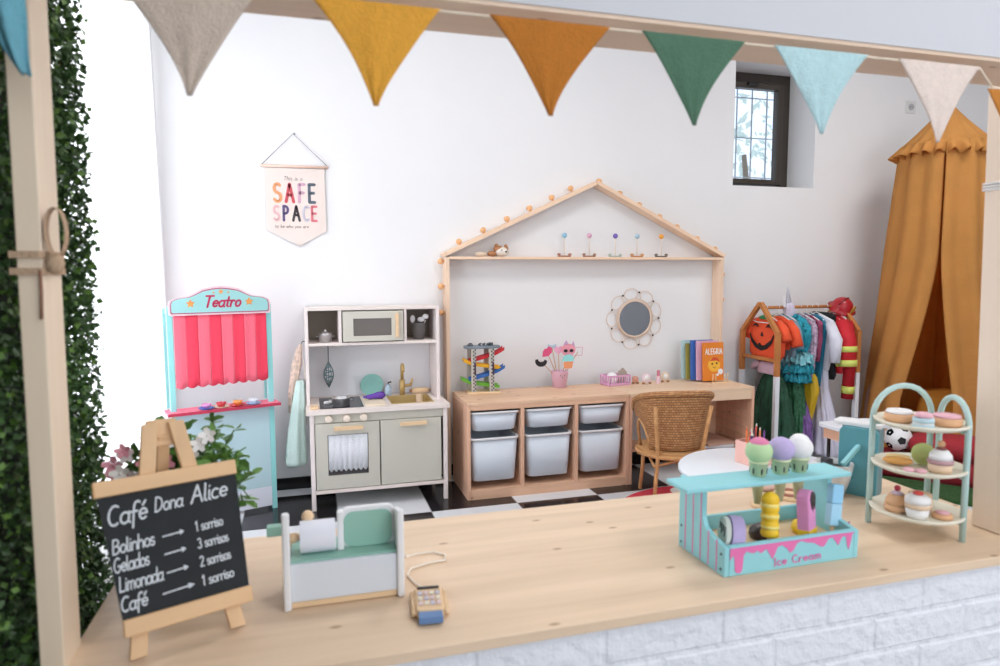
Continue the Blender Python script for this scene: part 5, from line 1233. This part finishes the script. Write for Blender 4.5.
MB().prism(rrect(.26,.12,.02,5,-.12,-.155), .05, T(0,0,.4285)).build('apron', mat('peach_wood',(232,180,150),.6), lt)
for (x, y) in ((-.09,-.14),(.11,-.14),(-.09,-.05),(.11,-.05)): MB().tube([(x,y,0),(x,y,.428)], .008, 10).build('leg', BLACKSK, lt)

# ------------------------------------------------------------------ clothes rack
RX0, RX1, RYb, RYf = 2.735, 3.335, -.065, -.405; RZa, RZe, RZj, RZc = 1.0, .825, .56, .655
cr_ = thing('clothes_rack', 'wooden dress-up rack with house-shaped ends and white lower legs', 'clothes rack', ((RX0+RX1)/2, (RYb+RYf)/2, 0))
def R_m(mb): return mb.xf(T(-(RX0+RX1)/2, -(RYb+RYf)/2, 0))
LW = mat('rack_white',(232,234,240),.5); ym = (RYb+RYf)/2
for x in (RX0, RX1):
    for y in (RYb, RYf):
        R_m(MB().box(x-.014,x+.014,y-.014,y+.014,RZj,RZe)).build('upright', OAK, cr_, bevel=.002)
        R_m(MB().box(x-.014,x+.014,y-.014,y+.014,0,RZj-.0005)).build('leg', LW, cr_, 'white-painted lower leg', bevel=.002)
        R_m(MB().beam((x,y,RZe-.004),(x,ym+(.004 if y > ym else -.004),RZa), .026, .026, (1,0,0))).build('gable_bar', OAK, cr_, bevel=.002)
    R_m(MB().beam((x,RYb-.0145,RZc),(x,RYf+.0145,RZc), .018, .022)).build('crossbar', OAK, cr_, bevel=.001)
R_m(MB().tube([(RX0+.0135,ym,RZa-.028),(RX1-.0135,ym,RZa-.028)], .010, 12)).build('hanging_rail', OAK, cr_)
RAIL = RZa-.028
# hangers and costumes; local: x along rail (thickness), y across (shoulder width), z down from rail
HW = mat('hanger_white',(238,238,238),.4)
def hanger(x, w, label, rz=0):
    t = thing('clothes_hanger', label, 'hanger', (x, ym, RAIL), rz, 'white hangers on the rack rail')
    hk = [(0,.014*sin(radians(a)),.0035+.0145*cos(radians(a))) for a in range(-110,151,20)]
    hk = [(0,p[1],p[2]-.0) for p in hk]+[(0,.002,-.022),(0,0,-.035)]
    MB().tube(hk, .0022, 6).build('hook', HW, t)
    MB().tube([(0,-w,-.078),(0,-w*.5,-.055),(0,0,-.036),(0,w*.5,-.055),(0,w,-.078)], .0035, 6).build('shoulder_bar', HW, t)
    return t
def gl(rows, n=36, folds=0, amp=0, ph=0):
    L = []
    for (z, cy, hy, tx) in rows:
        l = []
        for j in range(n):
            a = 2*pi*j/n; c, s_ = cos(a), sin(a); f = 1+amp*sin(folds*a+ph+z*7)
            l.append((tx*f*(abs(c)**.7)*(1 if c > 0 else -1), cy+hy*(1+.3*amp*sin(folds*a+ph))*(abs(s_)**.8)*(1 if s_ > 0 else -1), z))
        L.append(l)
    return L
def sleeve(p0, p1, r0, r1, fl=.6): return MB().tube([p0, tuple((a+b_)/2 for a, b_ in zip(p0,p1)), p1], [r0,(r0+r1)/2,r1], 14, flat=fl)
def garment(name, label, cat, x, rows, m, folds=0, amp=0, sleeves=None, sm=None, n=36, rz=0):
    t = thing(name, label, cat, (x, ym, RAIL), rz)
    fine = []
    for a, c in zip(rows, rows[1:]):
        for q in (0,.25,.5,.75): fine.append(tuple(p+(w-p)*q for p, w in zip(a, c)))
    fine.append(rows[-1]); mb = MB().loft(gl(fine, n, folds, amp), cap=True)
    if n > 60: rumple(mb, .0035)
    mb.build('bodice' if cat == 'dress' else 'body_cloth', m, t)
    for s in (sleeves or []): MB().tube(s[0], s[1], 14, flat=s[2] if len(s) > 2 else 1).build('sleeve', sm or m, t)
    return t
def rumple(mb, a):
    for v in mb.v: v.x += random.gauss(0,a*.6); v.y += random.gauss(0,a); v.z += random.gauss(0,a)
    return mb
OR = mat('pumpkin_orange',(240,88,48),.8,bump=.2,bscale=40); RED = mat('fire_red',(206,30,44),.7,bump=.25,bscale=30)
TEALT = mat('teal_tulle',(36,150,170),.7,noise=.35,nscale=28,bump=.9,bscale=45)
# pumpkin costume
hanger(2.775,.11,'white hanger holding the pumpkin costume')
t = garment('pumpkin_costume', 'orange pumpkin-face costume at the left end of the rack', 'costume', 2.79,
    [(-.335,.0,.10,.022),(-.33,.0,.115,.028),(-.29,.0,.155,.034),(-.20,.0,.158,.036),(-.11,.0,.125,.030),(-.075,.0,.10,.022),(-.055,.0,.055,.014)], OR, 9, .05,
    [([(0,-.10,-.09),(0,-.15,-.13),(0,-.185,-.195)],[.026,.030,.032]),([(0,.10,-.09),(0,.15,-.13),(0,.175,-.20)],[.026,.030,.032])])
FM = frame((-.0385,0,0),(0,-1,0),(0,0,1))
def face(P, nm='face_mark'): MB().prism(P, .003, FM).build(nm, mat('costume_black',(28,22,24),.8), t)
for s in (-1, 1): face([(s*.035,-.125),(s*.045,-.108),(s*.062,-.100),(s*.080,-.108),(s*.092,-.130),(s*.078,-.120),(s*.062,-.114),(s*.048,-.120)])
face([(-.012,-.180),(0,-.150),(.014,-.180)])
face([(-.115,-.165),(-.095,-.200),(-.06,-.225),(-.03,-.240),(-.028,-.225),(-.012,-.225),(-.010,-.238),(.03,-.236),(.05,-.222),(.088,-.198),(.11,-.160),(.115,-.172),(.095,-.218),(.05,-.255),(0,-.272),(-.055,-.258),(-.1,-.220),(-.12,-.175)])
MB().loft(gl([(-.072,0,.06,.0375),(-.058,0,.055,.034),(-.047,0,.025,.02)],36,8,.08), cap=True).build('leafy_collar', mat('collar_green',(60,140,84),.8), t)
MB().tube([(-.036,-.095,-.085),(-.039,-.05,-.093),(-.039,.05,-.093),(-.036,.095,-.085)], .003, 6).build('neck_band', HW, t)
garment('pink_shirt', 'small pale pink shirt hanging under the pumpkin costume', 'shirt', 2.80, [(-.42,.0,.085,.014),(-.41,.0,.09,.018),(-.365,0,.085,.018),(-.345,0,.05,.012)], mat('pale_pink_cloth',(226,190,206),.9), 7, .06,
    [([(0,.07,-.36),(0,.12,-.375),(0,.14,-.40)],[.02,.022,.02])])
# second orange top with visible sleeve
hanger(2.865,.12,'white hanger on the second orange top')
garment('orange_top', 'plain orange short-sleeved top right behind the pumpkin costume', 'shirt', 2.868, [(-.26,0,.11,.018),(-.22,0,.13,.022),(-.12,0,.125,.022),(-.075,0,.10,.02),(-.055,0,.05,.012)], OR, 7, .05,
    [([(0,-.10,-.09),(0,-.15,-.14),(0,-.185,-.23)],[.026,.032,.034])])
hanger(2.905,.12,'white hanger on the grey-blue top')
garment('grey_blue_top', 'grey-blue costume top between the orange top and the teal dress', 'shirt', 2.908, [(-.42,0,.09,.014),(-.30,0,.12,.018),(-.12,0,.12,.018),(-.075,0,.10,.016),(-.05,0,.05,.01)], mat('grey_blue_cloth',(130,160,176),.8), 8, .08, [([(0,-.10,-.09),(0,-.14,-.15),(0,-.16,-.25)],[.02,.022,.024])])
# green tulle skirt
GT = mat('green_tulle',(34,78,56),.75,noise=.3,nscale=20,bump=.7,bscale=35)
garment('green_tulle_skirt', 'long dark green tulle skirt hanging low at the left of the rack', 'skirt', 2.845, [(-.90,.0,.18,.09),(-.70,0,.165,.075),(-.52,0,.12,.045),(-.44,0,.08,.028),(-.42,0,.06,.02)], GT, 16, .10, n=96)
garment('green_lace_dress', 'glittery green lace skirt below the teal ruffles', 'dress', 2.965, [(-.86,.0,.15,.060),(-.66,0,.14,.055),(-.50,0,.12,.045),(-.46,0,.10,.03)], mat('green_lace',(50,104,72),.6,noise=.4,nscale=60,bump=.8,bscale=80), 14, .10, n=96)
# teal ruffled dress
hanger(2.955,.12,'white hanger on the teal ruffled dress')
t = garment('teal_ruffle_dress', 'turquoise ruffled tulle dress in the middle left of the rack', 'dress', 2.96, [(-.27,-.0,.14,.050),(-.20,-.01,.155,.056),(-.12,-.01,.15,.052),(-.07,0,.12,.036),(-.045,0,.06,.02)], TEALT, 13, .10, n=96)
for k, (z, w, th2) in enumerate(((-.28,.16,.062),(-.34,.165,.066),(-.40,.155,.060))):
    rumple(MB().loft(gl([(z-.062,-.01,w*1.08,th2*1.3),(z-.045,-.01,w*1.05,th2*1.15),(z-.03,-.01,w*1.02,th2*1.1),(z-.015,-.01,w,th2),(z+.005,-.01,w*.75,th2*.6)],120,23,.22,k), cap=True), .005).build('ruffle', (mat('aqua_ruffle',(130,196,206),.7,noise=.3,nscale=40,bump=.9,bscale=60) if k == 0 else TEALT), t)
# unicorn horn headband on the rail
t = thing('unicorn_headband', 'unicorn headband with silver horn on top of the rack rail', 'headband', (2.93, ym-.02, RAIL+.012)); t.rotation_euler = (.1,-.22,0)
L = []
for k in range(15):
    q = k/14; r = .016*(1-q)+.0015; L.append([(r*(1+.1*sin(5*a+q*26))*cos(a), r*(1+.1*sin(5*a+q*26))*sin(a), .02+.105*q) for a in [2*pi*j/16 for j in range(16)]])
MB().loft(L).build('horn', mat('silver_fabric',(196,196,206),.3,metal=.5), t)
MB().prism([(-.018,0),(0,.0),(.004,.03),(-.012,.075),(-.022,.04)], .006, T(-.026,0,.0) @ frame((0,.0,0),(1,0,0),(0,0,1))).build('ear', mat('white_felt',(240,240,244),.9), t)
MB().loft(gl([(-.085,0,.032,.024),(-.04,0,.036,.03),(.0,0,.03,.024),(.022,0,.016,.014)],36,6,.08)).build('hood', mat('lilac_fur',(222,214,232),.9,bump=.8,bscale=120), t)
# sequin dress, patterned tops
SEQ = mat('sequin_pink',(206,176,200),.5,noise=.55,nscale=60,bump=.9,bscale=120)
hanger(3.03,.12,'white hanger on the pink sequin dress')
garment('sequin_dress', 'pale pink and silver sequin dress beside the teal ruffles', 'dress', 3.035, [(-.44,0,.12,.026),(-.30,0,.145,.034),(-.14,0,.15,.034),(-.08,0,.12,.026),(-.05,0,.05,.016)], SEQ, 11, .10, n=72)
hanger(3.075,.12,'white hanger on the multicoloured top')
garment('patterned_top', 'dark red and blue patterned costume top in the middle of the rack', 'shirt', 3.078, [(-.34,0,.13,.018),(-.20,0,.145,.022),(-.09,0,.14,.020),(-.05,0,.06,.012)], mat('red_blue_print',(140,60,90),.8,noise=.5,nscale=18), 8, .08, n=60)
t = garment('yellow_dress', 'shiny yellow skirt hanging low in the middle of the rack', 'dress', 3.06, [(-.72,-.06,.040,.022),(-.66,-.06,.055,.030),(-.52,-.05,.10,.036),(-.44,-.04,.09,.03),(-.40,-.04,.05,.02)], mat('satin_yellow',(216,178,40),.4,bump=.3,bscale=20), 9, .08, n=60)
garment('purple_tulle_skirt', 'purple tulle skirt hanging low behind the yellow satin', 'skirt', 3.0, [(-.86,-.02,.15,.05),(-.70,-.02,.13,.045),(-.58,-.01,.09,.03),(-.55,0,.06,.02)], mat('purple_tulle',(130,96,160),.8,noise=.3,nscale=30,bump=.7,bscale=50), 14, .12, n=96)
hanger(3.115,.12,'white hanger on the teal sleeveless costume')
garment('teal_costume', 'deep teal satin costume left of the white ghost gown', 'costume', 3.118, [(-.50,0,.10,.018),(-.30,0,.12,.022),(-.12,0,.135,.022),(-.07,0,.11,.02),(-.045,0,.05,.012)], mat('teal_satin',(30,120,150),.4,bump=.3,bscale=25), 9, .10, n=60)
WG = mat('white_gauze_gown',(226,226,238),.8,bump=.4,bscale=30)
hanger(3.16,.13,'white hanger on the white gown')
t = garment('white_gown', 'white gown with long sleeve and trailing gauze in the middle right', 'costume', 3.16, [(-.40,-.03,.09,.022),(-.28,-.02,.13,.028),(-.14,-.02,.15,.030),(-.08,-.01,.13,.024),(-.05,0,.05,.014)], WG, 9, .07, [([(-.01,-.13,-.10),(-.015,-.19,-.20),(-.015,-.19,-.34)],[.03,.04,.03]),], n=60)
MB().loft(gl([(-.93,-.12,.12,.075),(-.90,-.12,.13,.085),(-.72,-.10,.08,.050),(-.52,-.07,.05,.030),(-.38,-.05,.06,.024)],96,12,.14), cap=True).build('gauze_train', mat('lilac_gauze',(214,212,230),.8,bump=.5,bscale=40), t)
garment('black_vest', 'black fur-collared costume vest between white gown and red coat', 'costume', 3.195, [(-.46,-.10,.03,.014),(-.43,-.10,.045,.018),(-.20,-.02,.09,.014),(-.10,0,.12,.026),(-.055,0,.12,.032),(-.035,0,.06,.018)], mat('black_fur',(30,28,32),.95,bump=1,bscale=90), 11, .10, n=60)
# firefighter coat and trousers
hanger(3.235,.12,'white hanger on the banded red firefighter coat'); hanger(3.285,.12,'white hanger on the plain red coat, last on the rack')
YB_ = mat('reflective_yellow',(216,224,110),.5)
t = garment('firefighter_coat', 'red firefighter coat with yellow-green reflective bands', 'coat', 3.235, [(-.42,-.01,.145,.026),(-.30,-.01,.15,.030),(-.14,0,.15,.028),(-.08,0,.13,.024),(-.05,0,.06,.014)], RED, 7, .05, [([(-.0,-.13,-.09),(.0,-.185,-.20),(.0,-.20,-.37)],[.040,.052,.050]),], n=60)
for z in (-.355,-.215):
    MB().loft(gl([(z-.02,-.01,.1525,.0335),(z+.02,-.01,.1535,.0345)],60,7,.05), cap=False).build('reflective_band', YB_, t)
MB().tube([(.0,-.191,-.240),(.0,-.1935,-.275)], .0555, 16).build('reflective_band', YB_, t); MB().tube([(.0,-.197,-.325),(.0,-.200,-.365)], .0545, 16).build('reflective_band', YB_, t)
t = garment('red_coat', 'plain dark red costume with hanging sleeve at the right end', 'coat', 3.288, [(-.40,0,.10,.020),(-.30,0,.13,.026),(-.14,0,.145,.026),(-.08,0,.125,.022),(-.05,0,.06,.014)], mat('dark_fire_red',(186,24,38),.7,bump=.25,bscale=30), 7, .06, [([(0,-.125,-.09),(0,-.165,-.24),(0,-.15,-.58)],[.032,.034,.036]),], n=60)
MB().tube([(0,-.153,-.50),(0,-.151,-.545)], .0385, 16).build('reflective_band', YB_, t)
t = thing('firefighter_helmet', 'red toy firefighter helmet on top of the rack at the right end', 'helmet', (3.335, ym-.045, RZa+.0135)); t.rotation_euler = (.5,-.25,.3)
t.location = (3.335, ym-.02, RZa-.045); t.scale = (.82,.82,.82)
MB().lathe([(.105,0),(.108,.004),(.085,.012),(.080,.030),(.070,.062),(.040,.088),(0,.095)], n=32).build('shell', mat('helmet_red',(176,28,40),.3), t)
MB().tube([(-.07,0,.06),(-.02,0,.098),(.04,0,.09),(.075,0,.05)], .008, 8).build('crest', mat('helmet_dark',(130,20,32),.35), t)
MB().prism([(-.03,0),(.03,0),(.03,.04),(0,.06),(-.03,.04)], .004, T(0,-.085,.02) @ frame((0,0,0),(1,0,0),(0,0,1))).build('badge', mat('helmet_gold',(206,160,70),.4), t)

# ------------------------------------------------------------------ mustard play canopy
TC = (3.83, -.52)
cn = thing('play_canopy', 'mustard gauze canopy tent with ruffle hanging from the ceiling', 'canopy', (TC[0], TC[1], 0))
MU = translucent(mat('mustard_gauze',(226,166,92),.95,bump=.5,bscale=60,noise=.05,nscale=6), .42)
MUI = mat('mustard_gauze_lining',(184,122,56),.95,bump=.5,bscale=60)
L = []; n = 192
for k in range(9):
    q = k/8; r = .010+(.245-.010)*(q**1.15); z = 2.235-(2.235-1.965)*q
    L.append([(r*(1+.03*q*sin(18*2*pi*j/n))*cos(2*pi*j/n), r*(1+.03*q*sin(18*2*pi*j/n))*sin(2*pi*j/n), z) for j in range(n)])
MB().loft(L, cap=False).build('top_cone', MU, cn, solid=.003)
L = []
for k in range(5):
    q = k/4; r = .247+.030*q
    L.append([(r*(1+.11*q*sin(24*2*pi*j/n+.6)+.03*q*sin(11*2*pi*j/n))*cos(2*pi*j/n), r*(1+.11*q*sin(24*2*pi*j/n+.6)+.03*q*sin(11*2*pi*j/n))*sin(2*pi*j/n), 1.975-.075*q+.014*sin(24*2*pi*j/n)*q) for j in range(n)])
MB().loft(L, cap=False).build('ruffle', MU, cn, solid=.003)
MB().tube([(.242*cos(2*pi*j/40),.242*sin(2*pi*j/40),1.965) for j in range(40)], .006, 8, closed=True).build('hoop', BIRCH, cn)
MB().tube([(0,0,2.22),(0,0,ZC-.001)], .003, 6).build('cord', mat('cotton_cord',(232,216,196)), cn)
gap0 = radians(180+40)             # opening faces the camera side
for s in (-1, 1):
    L = []; m2 = 90
    for k in range(25):
        q = k/24; z = 1.95*(1-q)+.012
        half_gap = radians(1+((26 if s < 0 else 15))*min(1,max(0,(q-.34)/.45))**1.2)
        r = .243+.155*q**.95
        row = []
        for j in range(m2+1):
            u = j/m2; a = gap0+s*(half_gap+(pi-half_gap+.02)*u)
            rr_ = r*(1+(.035+.03*q)*sin(13*2*pi*u*.5+s)+.012*sin(41*u+q*2))
            row.append((rr_*cos(a), rr_*sin(a), z))
        L.append(row)
    MB().loft(L, cap=False, closed=False).build('drape', MU, cn, solid=.004)
# cushions and toys in the canopy
def cushion(x, y, z, w, d, h, m, label, rz=0, cat='cushion'):
    t = MB(); L = []
    for k in range(9):
        a = -pi/2+pi*k/8; s_ = cos(a)**.35 if cos(a) > 1e-6 else .0; zz = h/2+h/2*sin(a)
        L.append([(px*max(s_,.05), py*max(s_,.05), zz) for px, py in rrect(w,d,min(w,d)*.22,5,-w/2,-d/2)])
    t.loft(L, cap=True); o = t.build('cushion', m); o.location = (x,y,z); o.rotation_euler[2] = rz; tag(o, label, cat); return o
RC = mat('cushion_red',(150,32,42),.85,bump=.3,bscale=40)
mt = thing('green_mat', 'green grass play mat on the floor in front of the canopy', 'mat', (3.262,-1.113,0), -.85)
MB().box(-.40,.40,-.15,.145,0,.02).build('mat_base', mat('grass_green',(52,92,44),.95,noise=.3,nscale=60,bump=1,bscale=200), mt, bevel=.004)
cushion(3.445,-.900,.001,.74,.25,.145,RC,'long dark red floor cushion, lower of two in front of the canopy opening',-.85)
cushion(3.515,-.980,.147,.50,.23,.12,mat('cushion_red2',(164,40,50),.85,bump=.3,bscale=40),'dark red cushion, upper of two in front of the canopy',-.85)
cushion(3.86,-.60,.002,.34,.20,.46,mat('cushion_mustard',(206,140,50),.9,bump=.4,bscale=50),'tall mustard cushion standing at the back inside the canopy',-.85)
cushion(3.60,-.34,.002,.18,.14,.47,mat('cushion_dusty',(206,160,140),.9),'dusty pink cushion beside the mustard one inside the canopy',-.85)
sb_ = thing('soccer_ball', 'black and white soccer ball lying on the left end of the long red cushion', 'ball', (3.315,-.755,.106))
MB().ball((0,0,.115), .075, 28).build('ball_skin', WHITE, sb_)
gr = (1+sqrt(5))/2
for v in [(0,1,gr),(0,-1,gr),(0,1,-gr),(0,-1,-gr),(1,gr,0),(-1,gr,0),(1,-gr,0),(-1,-gr,0),(gr,0,1),(-gr,0,1),(gr,0,-1),(-gr,0,-1)]:
    d = Vector(v).normalized(); q = Vector((0,0,1)).rotation_difference(d).to_matrix().to_4x4()
    MB().prism([(.024*cos(2*pi*i/5),.024*sin(2*pi*i/5)) for i in range(5)], .0022, T(0,0,.115) @ q @ T(0,0,.0722)).build('black_patch', mat('black_bead',(20,18,20)), sb_)
wb_ = MB().prism(rrect(.34,.24,.05,5,-.17,-.12), .03).build('white_tray', WHITE, bevel=.006); wb_.location = (2.75,-1.45,.003); wb_.rotation_euler[2] = .6
tag(wb_, 'white tray on the floor below the clothes rack', 'tray')
bpy.data.objects.remove(wb_)

# ------------------------------------------------------------------ lights
def area(name, loc, rot, sx, sy, e, col=(1,1,1)):
    l = bpy.data.lights.new(name, 'AREA'); l.shape = 'RECTANGLE'; l.size = sx; l.size_y = sy; l.energy = e; l.color = col
    o = bpy.data.objects.new(name, l); COL.objects.link(o); o.location = loc; o.rotation_euler = rot; return o
area('daylight_left_window', (XL-.16, (LY0+LY1)/2, (LZ0+LZ1)/2), (0, -pi/2, 0), 2.2, 1.75, 46, (.95,.975,1))
area('added_front_fill', (1.4, YF-.12, 1.7), (pi/2, 0, 0), 2.3, 1.5, 29, (.93,.96,1))  # fill light added at the unseen front opening
# unseen ceiling lamps, added to brighten the room from above
for i, (x, y) in enumerate(((1.0,-1.5),(3.4,-1.5),(1.4,-4.2),(3.6,-4.2))):
    t = thing('added_ceiling_lamp', 'unseen flat ceiling lamp added for soft fill light', 'lamp', (x,y,ZC-.03), 0, 'added unseen ceiling lamps')
    MB().box(-.3,.3,-.3,.3,.012,.0295).build('added_lamp_body', WHITE, t)
    l = area('ceiling_fill_light', (x,y,ZC-.045), (0,0,0), .55, .55, 14, (1,.98,.96))
w = bpy.data.worlds.new('sky'); SC.world = w; w.use_nodes = True
nt = w.node_tree; bg = nt.nodes['Background']; bg.inputs['Color'].default_value = (.78,.88,1,1); bg.inputs['Strength'].default_value = 1.4

# ------------------------------------------------------------------ camera
cam = bpy.data.cameras.new('camera'); co = bpy.data.objects.new('camera', cam); COL.objects.link(co)
cam.sensor_fit = 'HORIZONTAL'; cam.sensor_width = 36; cam.lens = 667.0/1000*36; cam.clip_start = .02
yaw, pitch, roll = .2806, .0910, -.0032
F = Vector((sin(yaw)*cos(pitch), cos(yaw)*cos(pitch), -sin(pitch))); R0 = Vector((cos(yaw), -sin(yaw), 0)); U0 = R0.cross(F)
R = R0*cos(roll)+U0*sin(roll); U = -R0*sin(roll)+U0*cos(roll)
co.matrix_world = Matrix(((R.x,U.x,-F.x,0),(R.y,U.y,-F.y,-3.807),(R.z,U.z,-F.z,1.20),(0,0,0,1)))
cam.dof.use_dof = True; cam.dof.focus_distance = 3.9; cam.dof.aperture_fstop = 4.5
SC.camera = co
SC.view_settings.view_transform = 'Standard'; SC.view_settings.look = 'None'; SC.view_settings.gamma = 1; SC.view_settings.use_curve_mapping = False
SC.view_settings.exposure = .12
